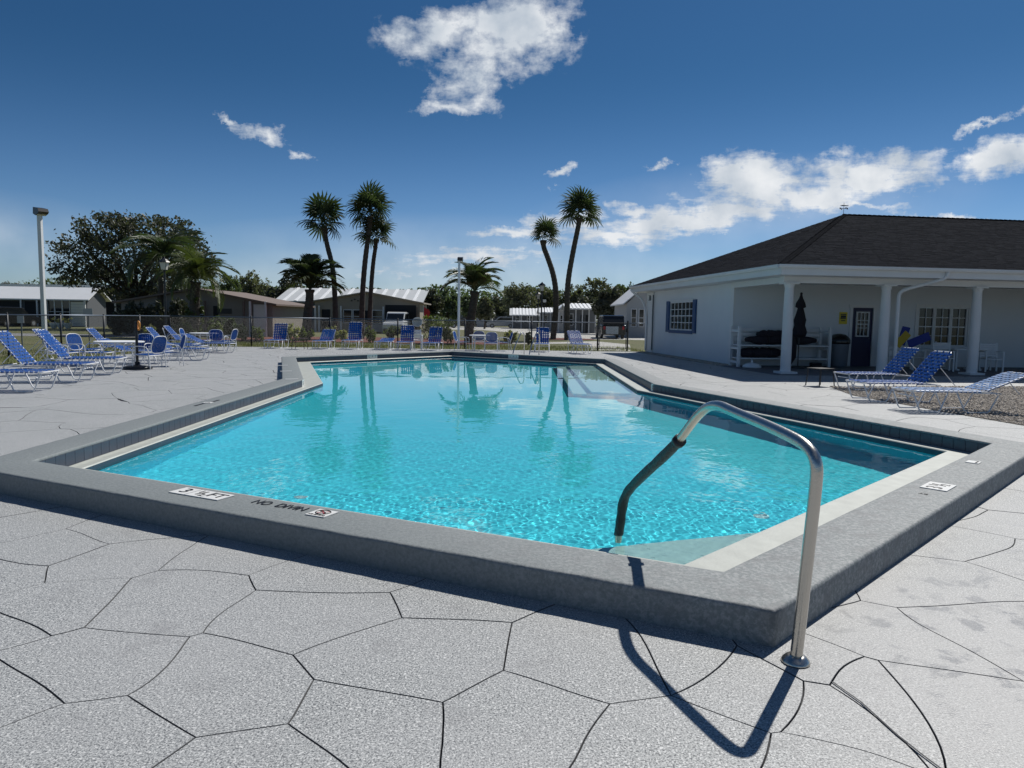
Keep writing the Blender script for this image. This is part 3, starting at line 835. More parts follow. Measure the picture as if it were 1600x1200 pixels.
MB().tube(smooth_path(loc(path + gpath[1:])), .0265, 16).build('pipe', M['steel'], rail, smooth=True)
gl = smooth_path(loc(gpath[:-1]), it=2)
MB().tube(gl, [.0325 + .005 * noise.noise(p * 30) for p in gl], 12).build('grip_cover', M['rubber'], rail, smooth=True)
MB().tube([gl[0] + (gl[1] - gl[0]).normalized() * k for k in (-.008, .03)], .040, 12).build('grip_collar', M['rubber'], rail, smooth=True)
MB().lathe([(.062, 0), (.062, .008), (.056, .018), (.044, .03), (.034, .036)], (0, 0, 0), 20).build('escutcheon', M['steel'], rail, smooth=True)

# far ladder rails
def ladder():
    a = G(800, 552, .18); e = empty('pool_ladder', (a.x, a.y, 0), 0, 'stainless pool ladder with two looped handrails on the far coping', 'ladder')
    for pxa, pxt, pxb in ((800, 815, 819), (826, 839, 842)):
        dep = a.y
        A = P(pxa, 553, dep - .1); T = P(pxt, 514, dep + .35); Bq = P(pxb, 548, dep + .75)
        A.z = .2; T.z = .98; Bq.z = 0
        pts = smooth_path([Vector((A.x, A.y, -.75)), Vector((A.x, A.y, .2)), T - Vector((.05, .05, .08)), T, T + Vector((.13, .12, -.06)), Vector((Bq.x, Bq.y, .3)), Bq])
        MB().tube([p - Vector((a.x, a.y, 0)) for p in pts], .021, 8).build('handrail', M['steelf'], e, smooth=True)
    for z in (-.2, -.45, -.7):
        A = P(800, 553, a.y - .1); B_ = P(826, 553, a.y - .1)
        MB().box(((A.x + B_.x) / 2 - a.x, -.1, z), (B_.x - A.x, .09, .03)).build('tread', M['steelf'], e)
ladder()

# ---------------------------------------------------------------- clubhouse
TH = R(7)
A0 = G(1144.5, 571)                      # corner of the wing wall
bld = empty('clubhouse', (A0.x, A0.y, 0), TH, 'long white clubhouse with a dark shingle hip roof and columned porch', 'building')
Ub = Vector((math.cos(TH), math.sin(TH), 0)); Vb = Vector((-math.sin(TH), math.cos(TH), 0))
def lb(x, y, z=0):  # clubhouse to world
    return Vector((A0.x, A0.y, 0)) + Ub * x + Vb * y + Vector((0, 0, z))
def tob(p):
    d = p - Vector((A0.x, A0.y, 0)); return Vector((d.dot(Ub), d.dot(Vb), p.z))
WL, LB, PD = 9.7, 34.0, 3.75          # wing wall length, building length, porch depth
EZ = 2.858
def wall_with_openings(name, x0, x1, y, z1, openings, thick, m, face=-1):
    """wall along local x at y, with rectangular openings (xa, xb, za, zb)"""
    mb = MB(); xs_ = sorted({x0, x1, *[o[0] for o in openings], *[o[1] for o in openings]}); 
    for a, b in zip(xs_, xs_[1:]):
        ops = sorted([o for o in openings if o[0] <= a + 1e-6 and o[1] >= b - 1e-6], key=lambda o: o[2]); z = 0
        for o in ops:
            if o[2] > z: mb.box(((a + b) / 2, y, (z + o[2]) / 2), (b - a, thick, o[2] - z))
            z = o[3]
        if z < z1: mb.box(((a + b) / 2, y, (z + z1) / 2), (b - a, thick, z1 - z))
    return mb
# opening positions measured on the back wall of the porch
def on_back(px): 
    d = ray(px, 500); d.z = 0
    # intersect with line local y = 0
    n_ = Vb; o = Vector((0, 0, 0)); base = Vector((A0.x, A0.y, 0))
    t_ = n_.dot(base - o) / n_.dot(d); return tob(d * t_).x
def z_back(px, py):
    x = on_back(px); p = lb(x, 0); d = ray(px, py); return CAM_H + d.z * (p.y / d.y)
dx0, dx1 = on_back(1331), on_back(1364)
wx0, wx1 = on_back(1434), on_back(1512)
wz0, wz1 = .75, z_back(1470, 480)
dz1 = 2.08
wb = wall_with_openings('wall', 0, LB, .1, EZ, [(dx0, dx1, 0, dz1), (wx0, wx1, wz0, wz1)], .2, M['wallwhite'])
wb.build('porch_wall', M['wallwhite'], bld)
# west (wing) wall with one window
def on_wing(px):
    d = ray(px, 500); d.z = 0; base = Vector((A0.x, A0.y, 0)); t_ = Ub.dot(base) / Ub.dot(d); return tob(d * t_).y
def z_wing(px, py):
    p = lb(0, on_wing(px)); d = ray(px, py); return CAM_H + d.z * (p.y / d.y)
vy0, vy1 = on_wing(1083), on_wing(1047)
vz0, vz1 = z_wing(1065, 516), z_wing(1065, 471)
mb = MB()
for a, b, z0, z1 in ((.2, vy0, 0, EZ), (vy1, WL, 0, EZ), (vy0, vy1, 0, vz0), (vy0, vy1, vz1, EZ)):
    mb.box((.1, (a + b) / 2, (z0 + z1) / 2), (.2, b - a, z1 - z0))
mb.build('wing_wall', M['wallwhite'], bld)
MB().box((LB / 2, WL - .1 + .3, EZ / 2), (LB, .2, EZ)).box((LB - .1, WL / 2, EZ / 2), (.2, WL - .5, EZ)).build('rear_wall', M['wallwhite'], bld)
MB().box((-.035, .12, EZ / 2), (.06, .26, EZ - .01)).build('corner_pilaster', M['trim'], bld)
MB().box((LB / 2 - .1, -PD / 2 - .3, .004), (LB + 1, PD + .6, .012)).build('porch_floor', M['porch'], bld)
def sash(parent, w_, h_, cols, rows, fw=.05, mw=.022):
    """window lying in local xz, facing -y"""
    win = bpy.data.objects.new('window', MB().box((0, .03, 0), (w_, .02, h_)).mesh('window', M['glass'])); COL.objects.link(win); win.parent = parent
    f = MB()
    for s_ in (-1, 1):
        f.box((s_ * (w_ / 2 - fw / 2), 0, 0), (fw, .06, h_)); f.box((0, 0, s_ * (h_ / 2 - fw / 2)), (w_ - 2 * fw - .002, .055, fw))
    f.box((0, -.001, 0), (w_ - 2 * fw - .002, .05, fw * .8)); f.build('frame', M['trim'], win)
    for i_ in range(1, cols):
        MB().box((-w_ / 2 + fw + (w_ - 2 * fw) * i_ / cols, .0, 0), (mw, .03, h_ - 2 * fw - .002)).build('muntin', M['trim'], win)
    for j_ in range(1, rows):
        if rows % 2 == 0 and j_ == rows // 2: continue
        MB().box((0, .001, -h_ / 2 + fw + (h_ - 2 * fw) * j_ / rows), (w_ - 2 * fw - .004, .026, mw)).build('muntin', M['trim'], win)
    return win
wd_ = vy1 - vy0; wh_ = vz1 - vz0
win = sash(bld, wd_, wh_, 6, 4, .05, .028); win.location = (.02, (vy0 + vy1) / 2, (vz0 + vz1) / 2); win.rotation_euler = (0, 0, R(-90))
for s_, wdt in ((-1, .36), (1, .42)):
    sh = MB().box((-.03, (vy0 + vy1) / 2 + s_ * (wd_ / 2 + wdt / 2 + .01), (vz0 + vz1) / 2 - .03), (.04, wdt, wh_ + .14)).build('shutter', M['shutter'], bld)
    for z in (.25, .75):
        MB().box((-.055, (vy0 + vy1) / 2 + s_ * (wd_ / 2 + wdt / 2 + .01), vz0 - .05 + wh_ * z), (.012, wdt - .1, wh_ * .42)).build('louvre_panel', M['shutter'], sh)
MB().box((-.035, (vy0 + vy1) / 2, vz0 - .07), (.05, wd_ - .01, .13)).build('window_sill', M['shutter'], bld)
MB().box((-.02, (vy0 + vy1) / 2, vz1 + .05), (.05, wd_ - .01, .06)).build('window_head', M['trim'], bld)
MB().box((-.008, (vy0 + vy1) / 2 - .1, vz1 + .36), (.012, wd_ + .1, .025)).build('stucco_band', M['trim'], bld)
# numerals on the far pilaster
MB().box((-.03, WL - .4, EZ / 2), (.05, .9, EZ - .02)).build('corner_pilaster', M['trim'], bld)
place('house_numeral', text_mesh('38', .36, 'house_numeral', M['number'], .01), bld, (-.065, WL - .36, z_wing(1018, 466)), (R(90), 0, R(-90)))
# porch window and door
tw = (wx1 - wx0) / 3
for i_ in range(3):
    w_ = sash(bld, tw - .01, wz1 - wz0, 2, 4, .05, .022); w_.location = (wx0 + tw * (i_ + .5), .03, (wz0 + wz1) / 2)
MB().box(((wx0 + wx1) / 2, -.02, wz1 + .05), (wx1 - wx0 + .2, .04, .1)).box((wx0 - .06, -.02, (wz0 + wz1) / 2), (.1, .04, wz1 - wz0)).box((wx1 + .06, -.02, (wz0 + wz1) / 2), (.1, .04, wz1 - wz0)).build('window_casing', M['trim'], bld)
dr = MB().box(((dx0 + dx1) / 2, .05, dz1 / 2), (dx1 - dx0 - .02, .05, dz1 - .01)).build('door', M['navy'], bld)
lw = (dx1 - dx0) * .62
dw = sash(dr, lw, .88, 3, 3, .04, .022); dw.location = ((dx0 + dx1) / 2, -.004, 1.5)
MB().tube([(dx1 - .12, -.0, 1.0), (dx1 - .12, -.05, 1.0), (dx1 - .2, -.06, 1.0)], .012).build('handle', M['steelf'], dr)
MB().box((dx0 - .04, -.015, dz1 / 2), (.1, .04, dz1)).box((dx1 + .05, -.015, dz1 / 2), (.12, .04, dz1)).box(((dx0 + dx1) / 2, -.015, dz1 + .05), (dx1 - dx0 + .24, .04, .1)).build('door_casing', M['trim'], bld)
# columns: measured feet
colx = []
for px, py in ((1231, 586), (1382, 588), (1524, 587)):
    d = ray(px, 500); d.z = 0; base = lb(0, -PD + .1); base.z = 0
    t_ = Vb.dot(base) / Vb.dot(d); colx.append(tob(d * t_).x)
step_ = colx[2] - colx[1]
colx += [colx[2] + step_ * k for k in range(1, 6)]
colm = MB().lathe([(.17, 0), (.17, .05), (.155, .08), (.15, .1), (.15, 1.0), (.14, 2.0), (.125, 2.52), (.13, 2.54), (.14, 2.57), (.15, 2.6), (.16, 2.63)], (0, 0, 0), 20)
colm.box((0, 0, .03), (.5, .5, .06)).box((0, 0, 2.655), (.42, .42, .05))
cme = colm.mesh('column', M['trim'])
for x in colx:
    if x < LB: place('column', cme, bld, (x, -PD + .1, .01))
MB().box((LB / 2 - .1 + colx[0] / 2, -PD + .1, 2.77), (LB - colx[0] + .3, .26, .18)).box((colx[0] - .02, -PD / 2 + .1, 2.768), (.26, PD - .25, .18)).build('porch_beam', M['trim'], bld)
# roof
OV = .75
ex0 = -.68; ex1 = LB + .8; ey0 = -PD - OV; ey1 = WL + .55
FZ0, FZ1 = 2.86, 3.14
half = (ey1 - ey0) / 2; RISE = 2.6; ym = (ey0 + ey1) / 2
RZ = FZ1 + RISE
MB().box(((ex0 + ex1) / 2, ym, FZ0 + .012), (ex1 - ex0 - .06, ey1 - ey0 - .06, .024)).build('soffit', M['trim'], bld)
fas = MB()
for (a, b, c_, d_) in ((ex0, ex1, ey0, ey0), (ex0, ex1, ey1, ey1)): fas.box(((a + b) / 2, c_, (FZ0 + FZ1) / 2), (b - a + .05, .05, FZ1 - FZ0))
for x in (ex0, ex1): fas.box((x, ym, (FZ0 + FZ1) / 2), (.05, ey1 - ey0 - .055, FZ1 - FZ0))
fas.build('fascia', M['trim'], bld)
gp = [(0, 0), (.02, -.09), (.10, -.10), (.13, -.05), (.13, 0), (.12, 0), (.11, -.04), (.09, -.085), (.03, -.08), (.015, 0)]
gu = MB()
n_ = len(gp)
for (p0, p1, nx_, ny_) in (((ex0 - .16, ey0 - .027), (ex1, ey0 - .027), 0, -1), ((ex0 - .027, ey0 - .02), (ex0 - .027, ey1), -1, 0)):
    vs = []
    for p in (p0, p1): vs += [(p[0] + nx_ * a, p[1] + ny_ * a, FZ1 + b) for a, b in gp]
    gu.add(vs, [(i, (i + 1) % n_, n_ + (i + 1) % n_, n_ + i) for i in range(n_)] + [tuple(range(n_)), tuple(range(n_, 2 * n_))[::-1]])
gu.build('gutter', M['trim'], bld)
hx = half - 1.15
c4 = [(ex0 - .08, ey0 - .08, FZ1 + .005), (ex1 + .08, ey0 - .08, FZ1 + .005), (ex1 + .08, ey1 + .08, FZ1 + .005), (ex0 - .08, ey1 + .08, FZ1 + .005)]
r0, r1 = (ex0 + hx, ym, RZ), (ex1 - hx, ym, RZ)
roof = MB().add(c4 + [r0, r1], [(0, 1, 5, 4), (1, 2, 5), (2, 3, 4, 5), (3, 0, 4), (3, 2, 1, 0)]).build('roof', M['shinglebase'], bld)
def shingle_face(a, b, c_, d_, expo=.145, tab=.32):
    """a-b eave, d-c ridge edge (d above a)"""
    a, b, c_, d_ = map(Vector, (a, b, c_, d_))
    nrm = (b - a).cross(d_ - a).normalized(); mb = MB()
    if nrm.z < 0: nrm = -nrm
    up = nrm.cross((b - a).normalized());
    if up.z < 0: up = -up
    H_ = (d_ - a).dot(up); rows = int(H_ / expo); e = (b - a).normalized()
    for r_ in range(rows):
        t0 = (r_) / rows; t1 = (r_ + 1) / rows
        l0, l1 = a.lerp(d_, t0), a.lerp(d_, t1); q0, q1 = b.lerp(c_, t0), b.lerp(c_, t1)
        x0 = max(l0.dot(e), l1.dot(e)) if False else l0.dot(e); x1 = q0.dot(e)
        org = a + up * (r_ * expo); x = x0 - random.uniform(0, tab); a0 = a.dot(e)
        while x < x1:
            w_ = tab * random.uniform(.75, 1.25); s_, t_ = max(x, x0), min(x + w_ - .012, x1)
            if t_ - s_ > .04:
                lift = .006 + random.uniform(0, .009); j_ = random.uniform(-.012, .012)
                p0 = org + e * (s_ - a0) + nrm * lift + up * j_; p1 = org + e * (t_ - a0) + nrm * lift + up * j_
                p2 = p1 + up * (expo - j_) - nrm * (lift - .004); p3 = p0 + up * (expo - j_) - nrm * (lift - .004)
                b0, b1 = p0 - nrm * lift, p1 - nrm * lift
                mb.add([p0, p1, p2, p3, b0, b1], [(0, 1, 2, 3), (4, 5, 1, 0)])
            x += w_
    return mb
o = shingle_face(c4[0], c4[1], r1, r0).build('shingles', M['shingle'], roof); o['kind'] = 'stuff'
o = shingle_face(c4[3], c4[0], r0, r0).build('shingles', M['shingle'], roof); o['kind'] = 'stuff'
def cap_row(a, b, n):
    a, b = Vector(a), Vector(b); t_ = (b - a).normalized(); s_ = t_.cross(Vector((0, 0, 1))).normalized(); u_ = s_.cross(t_); mb = MB()
    for i_ in range(n):
        p, q = a.lerp(b, i_ / n), a.lerp(b, (i_ + 1.15) / n); h0, h1 = .045, .028
        mb.add([p - s_ * .14 + u_ * (h0 - .035), p + u_ * h0, p + s_ * .14 + u_ * (h0 - .035), q - s_ * .14 + u_ * (h1 - .035), q + u_ * h1, q + s_ * .14 + u_ * (h1 - .035)], [(0, 1, 4, 3), (1, 2, 5, 4)])
    return mb
m_ = cap_row(c4[0], r0, 60); m2 = cap_row(r0, r1, 110); m_.add(m2.v, m2.f); o = m_.build('ridge_cap', M['shingle'], roof); o['kind'] = 'stuff'
MB().tube([(r0[0] + 9, ym - .3, RZ - .2), (r0[0] + 9, ym - .3, RZ + .12)], .06, 10).build('vent_pipe', M['black'], roof)
# downspout at the second column
dsx = colx[1] + .30
MB().tube(smooth_path([(dsx + .95, ey0 - .08, FZ1 - .1), (dsx + .95, ey0 - .05, 2.88), (dsx + .75, ey0 + .1, 2.78), (dsx + .12, -PD - .12, 2.55), (dsx, -PD - .06, 2.42), (dsx, -PD - .06, 2.2), (dsx, -PD - .06, .1)], it=2), .055, 10).build('downspout', M['trim'], bld, smooth=True)
MB().tube(smooth_path([(ex0 - .06, WL + .5, FZ1 - .1), (ex0 - .03, WL + .5, 2.9), (-.12, WL - .1, 2.35), (-.12, WL - .1, .1)], it=2), .05, 8).build('downspout', M['trim'], bld, smooth=True)
MB().box((-.10, WL - .98, EZ / 2), (.05, .04, EZ - .3)).build('conduit', M['number'], bld)
# flood light near the eave, weathervane on the roof
e = empty('wall_floodlight', lb(-.02, on_wing(1124), z_wing(1124, 441)), TH, 'small twin floodlight under the eave of the white wing wall', 'floodlight')
MB().box((-.04, 0, 0), (.06, .12, .12)).build('bracket', M['plasticw'], e)
for s_ in (-1, 1): MB().lathe([(.035, 0), (.07, .09), (.075, .13), (.06, .13)], (-.12, s_ * .12, -.08), 12).build('lamp_head', M['plasticw'], e)
e = empty('weathervane', lb(r0[0], r0[1], r0[2] + .03), TH, 'thin black weathervane standing on the roof peak', 'weathervane'); e.scale = (.62, .62, .7)
MB().tube([(0, 0, -.05), (0, 0, .62)], .012, 6).build('mast', M['black'], e)
MB().tube([(-.22, 0, .3), (.22, 0, .3)], .009, 5).tube([(0, -.22, .3), (0, .22, .3)], .009, 5).build('compass_arms', M['black'], e)
for x, y in ((-.24, 0), (.24, 0), (0, -.24), (0, .24)): MB().box((x, y, .3), (.07, .02, .09), 0 if x else R(90)).build('compass_letter', M['black'], e)
MB().add([(-.28, 0, .46), (-.1, 0, .49), (.28, 0, .48), (.34, 0, .46), (.28, 0, .44), (-.1, 0, .43), (-.28, .01, .46), (-.1, .01, .49), (.28, .01, .48), (.34, .01, .46), (.28, .01, .44), (-.1, .01, .43)], [(0, 1, 2, 3, 4, 5), (11, 10, 9, 8, 7, 6)]).build('arrow', M['black'], e)

# ---- things on the porch
def at_back(px, off=0.0):
    d = ray(px, 500); d.z = 0; base = lb(0, -off); base.z = 0
    t_ = Vb.dot(base) / Vb.dot(d); return tob(d * t_).x
# shelf / bench
sx0, sx1 = at_back(1158, .9), at_back(1289, .45)
e = empty('white_storage_shelf', lb(sx0, -.5, .012), TH, 'white open slatted storage shelf against the porch wall, loaded with rolled covers', 'shelf')
sw = sx1 - sx0
for x in (0, sw):
    MB().box((x, -.32, .68), (.09, .09, 1.36)).build('post', M['trim'], e); MB().box((x, .3, .68), (.09, .09, 1.36)).build('post', M['trim'], e)
    for z in (.15, .62, 1.2): MB().box((x, -.01, z), (.05, .55, .08)).build('end_rail', M['trim'], e)
for z in (.28, .72): MB().box((sw / 2, 0, z), (sw - .1, .7, .04)).build('shelf_board', M['trim'], e)
for z in (.92, 1.08, 1.24): MB().box((sw / 2, .3, z), (sw - .1, .03, .11)).build('back_slat', M['trim'], e)
def roll(name, label, x0, x1, y, z, r, cat, seed):
    e = empty(name, lb(sx0 + x0, -.5 + y, z), TH, label, cat)
    k = 16; pts = [((x1 - x0) * i / k, 0.05 * noise.noise(Vector((i * .5, seed, 0))), .03 * noise.noise(Vector((i * .6, seed, 4)))) for i in range(k + 1)]
    rr = [r * (.45 + .55 * min(1, min(i, k - i) / 2.5)) * (1 + .22 * noise.noise(Vector((i * .8, seed, 8)))) for i in range(k + 1)]
    mb = MB().tube(pts, rr, 14); mb.build('rolled_canvas', M['canvas'], e, smooth=True)
    for q in (.3, .7): MB().tube([((x1 - x0) * q + .0, 0, 0), ((x1 - x0) * q + .03, 0, 0)], r * 1.13, 14).build('tie_strap', M['black'], e)
roll('rolled_cover', 'long dark rolled cover lying on the upper shelf', .35, sw - .35, -.05, .915, .15, 'rolled cover', 1)
roll('rolled_cover', 'lumpy dark rolled cover heaped on top of the long one', .75, sw * .66, -.02, 1.12, .13, 'rolled cover', 2)
roll('rolled_cover', 'dark rolled cover lying on the lower left shelf', .08, sw * .52, -.05, .48, .165, 'rolled cover', 3)
e = empty('hanging_cover', lb(sx0 + sw * .55, -.92, .80), TH, 'dark cover end drooping down in front of the shelf behind the column', 'rolled cover')
MB().tube([(0, .3, .12), (0, .1, .12), (0, 0, -.1), (.02, 0, -.45), (.0, 0, -.7)], [.15, .2, .2, .17, .05], 12).build('drape', M['canvas'], e, smooth=True)
c = lb(at_back(1178, 1.2), -1.2, .012)
e = empty('patio_umbrella_stand', c, 0, 'white domed umbrella base on the floor in front of the shelf', 'umbrella base')
MB().lathe([(.30, 0), (.30, .05), (.22, .12), (.08, .15), (.035, .16)], (0, 0, 0), 24).build('dome', M['plasticw'], e, smooth=True)
MB().tube([(0, 0, .15), (0, 0, .26)], .03, 10).build('socket', M['plasticw'], e)
c = lb(at_back(1278, 1.0), -1.0, .012)
e = empty('coiled_hose', c, 0, 'dark coiled hose under the right end of the shelf', 'hose')
for z in range(3): MB().tube([(.18 * math.cos(a * math.pi / 9), .18 * math.sin(a * math.pi / 9), .03 + z * .055) for a in range(18)], .027, 6, closed=True).build('coil', M['black'], e, smooth=True)
# closed umbrella
c = lb(at_back(1250, 1.35), -1.35, .012)
e = empty('closed_umbrella', c, 0, 'closed dark patio umbrella standing upright in front of the shelf', 'umbrella')
MB().tube([(0, 0, 0), (0, 0, 2.5)], .02, 8).build('pole', M['black'], e)
MB().lathe([(.09, .0), (.25, .0), (.25, .05), (.05, .08)], (0, 0, 0), 16).build('foot', M['black'], e)
pr = [(.05, 1.02), (.17, 1.06), (.20, 1.2), (.15, 1.42), (.17, 1.6), (.12, 1.8), (.08, 1.98), (.15, 2.02), (.13, 2.15), (.06, 2.3), (.03, 2.42), (.04, 2.46), (.02, 2.5)]
um = MB(); nS = 16; vs = []
for r_, z in pr:
    for j_ in range(nS): 
        q = r_ * (1 + .22 * math.cos(j_ * math.pi)) * (1 + .12 * noise.noise(Vector((j_, z * 3, 0)))); vs.append((q * math.cos(2 * math.pi * j_ / nS), q * math.sin(2 * math.pi * j_ / nS), z))
um.add(vs, [(i_ * nS + j_, i_ * nS + (j_ + 1) % nS, (i_ + 1) * nS + (j_ + 1) % nS, (i_ + 1) * nS + j_) for i_ in range(len(pr) - 1) for j_ in range(nS)]).build('folded_canopy', M['canvas'], e, smooth=True)
# bin, sign
c = lb(at_back(1313, .5), -.5, .012)
e = empty('trash_can', c, 0, 'large round grey trash can with a domed lid beside the navy door', 'trash can')
MB().lathe([(.26, 0), (.29, .06), (.33, .85), (.33, .88)], (0, 0, 0), 24).build('barrel', M['bin'], e, smooth=True)
MB().lathe([(.35, .80), (.36, .84), (.36, .94), (.33, 1.0), (.2, 1.12), (.05, 1.15)], (0, 0, 0), 24).build('lid', M['cark'], e, smooth=True)
e = empty('notice_sign', lb(on_back(1317), -.012, z_back(1317, 497)), TH, 'yellow notice sign with dark print on the wall beside the navy door', 'sign')
MB().box((0, 0, 0), (.3, .016, .42)).build('panel', M['yellow'], e)
for z, w_ in ((.13, .22), (.05, .2), (-.02, .22), (-.09, .16)): MB().box((0, -.009, z), (w_, .003, .035 if z != .05 else .09)).build('print', M['ink'], e)
# kickboards and stack of lounge chairs with boards
kx = at_back(1412, .9)
e0 = lb(kx, -.9, .012)
# ---------------------------------------------------------------- resin patio chairs and table
def resin_chair(label, loc_, rz, group='white resin armchairs on the porch'):
    e = empty('resin_chair', loc_, rz, label, 'chair', group)
    for x in (-.25, .25):
        for y in (-.24, .24): MB().box((x, y, .22 if y > 0 else .32), (.045, .045, .44 if y > 0 else .64), taper=1).build('leg', M['plasticw'], e)
        MB().box((x, 0, .655), (.06, .52, .03)).build('armrest', M['plasticw'], e)
    MB().box((0, 0, .42), (.48, .5, .03)).build('seat', M['plasticw'], e)
    for i_ in range(6): MB().box((0, .25 + .012 * i_, .52 + i_ * .072), (.46, .018, .052), 0, 0, R(-8)).build('back_slat', M['plasticw'], e)
    for x in (-.24, .24): MB().box((x, .285, .68), (.04, .035, .52), 0, 0, R(-9)).build('back_post', M['plasticw'], e)
    return e
def from_px(px, off): return lb(at_back(px, off), -off, .012)
rc = resin_chair('white resin armchair under the porch, first to the right of the downspout column', from_px(1446, 1.6), TH + R(20))
copy_thing(rc, from_px(1468, .9), TH + R(170), 'white resin armchair half hidden behind the others by the porch window')
copy_thing(rc, from_px(1478, 2.1), TH + R(-25), 'white resin armchair turned aside at the left of the porch table')
copy_thing(rc, from_px(1554, 2.3), TH + R(-20), 'white resin armchair standing right of the third column')
copy_thing(rc, from_px(1537, 1.4), TH + R(150), 'white resin armchair partly behind the third column')
e = empty('patio_table', from_px(1508, 1.7), TH, 'white patio table behind the third column on the porch', 'table')
MB().box((0, 0, .72), (1.3, .85, .035)).build('table_top', M['plasticw'], e)
for s_ in (-1, 1): MB().box((s_ * .4, 0, .36), (.06, .5, .7)).box((s_ * .4, 0, .03), (.08, .7, .05)).build('trestle_leg', M['plasticw'], e)
rc2 = copy_thing(rc, from_px(1412, 1.7), TH + R(5), 'stack-top white resin chair beside the second column, piled with foam boards')
for i_, (m_, rx, rr, dx_, lbx) in enumerate(((M['kickyel'], 55, 20, -.2, 'yellow foam kickboard leaning at the left of the pile'), (M['kickblue'], 68, -12, -.05, 'tall blue foam kickboard standing in the pile'), (M['kickblue'], 28, 5, .22, 'wide blue foam float lying aslant on the pile'))):
    e = empty('kickboard', from_px(1412, 1.65) + Ub * dx_ + Vector((0, 0, .80 + .02 * i_)), TH, lbx, 'kickboard', 'foam boards piled on a porch chair')
    L_ = (.55, .62, .75)[i_]
    o = MB().box((0, 0, L_ / 2), (.28, .04, L_)).build('foam_board', m_, e, bevel=.015); o.rotation_euler = (R(8), R({0: 38, 1: 10, 2: 66}[i_]), 0)
# hanging strip right of wing
# ---------------------------------------------------------------- gravel
gb = flat('gravel_bed', [GRAVEL], .006, M['pebblebed'])
def stones(n, sampler, smin, smax, name):
    pts = np.array([[1, 0, 0], [-1, 0, 0], [0, 1, 0], [0, -1, 0], [0, 0, 1], [0, 0, -1]], float)
    fc = [(0, 2, 4), (2, 1, 4), (1, 3, 4), (3, 0, 4), (2, 0, 5), (1, 2, 5), (3, 1, 5), (0, 3, 5)]
    mb = MB()
    for _ in range(n):
        p = sampler()
        if p is None: continue
        s_ = random.uniform(smin, smax); rz = random.uniform(0, 6.28); m3 = Matrix.Rotation(rz, 3, 'Z') @ Matrix.Rotation(random.uniform(-.6, .6), 3, 'X')
        vs = [Vector(p) + m3 @ Vector((v[0] * s_ * random.uniform(.8, 1.3), v[1] * s_ * random.uniform(.7, 1), v[2] * s_ * .6)) for v in pts]
        mb.add(vs, fc)
    o = mb.build(name, M['pebble']); tag(o, kind='stuff'); return o
gxs = [p[0] for p in GRAVEL]; gys = [p[1] for p in GRAVEL]
def gs():
    for _ in range(30):
        x, y = random.uniform(min(gxs), 13.5), random.uniform(max(9.3, min(gys)), max(gys))
        if inside(GRAVEL, x, y): return (x, y, .012)
tag(stones(26000, gs, .010, .028, 'river_pebbles'), 'bed of tan and brown pebbles beside the deck in front of the porch', 'gravel')
def gw():
    q = lb(random.uniform(-.55, -.05), random.uniform(-.2, WL)); return (q.x, q.y, .012)
tag(stones(3500, gw, .03, .055, 'wall_pebbles'), 'strip of grey pebbles along the foot of the white wing wall', 'gravel')

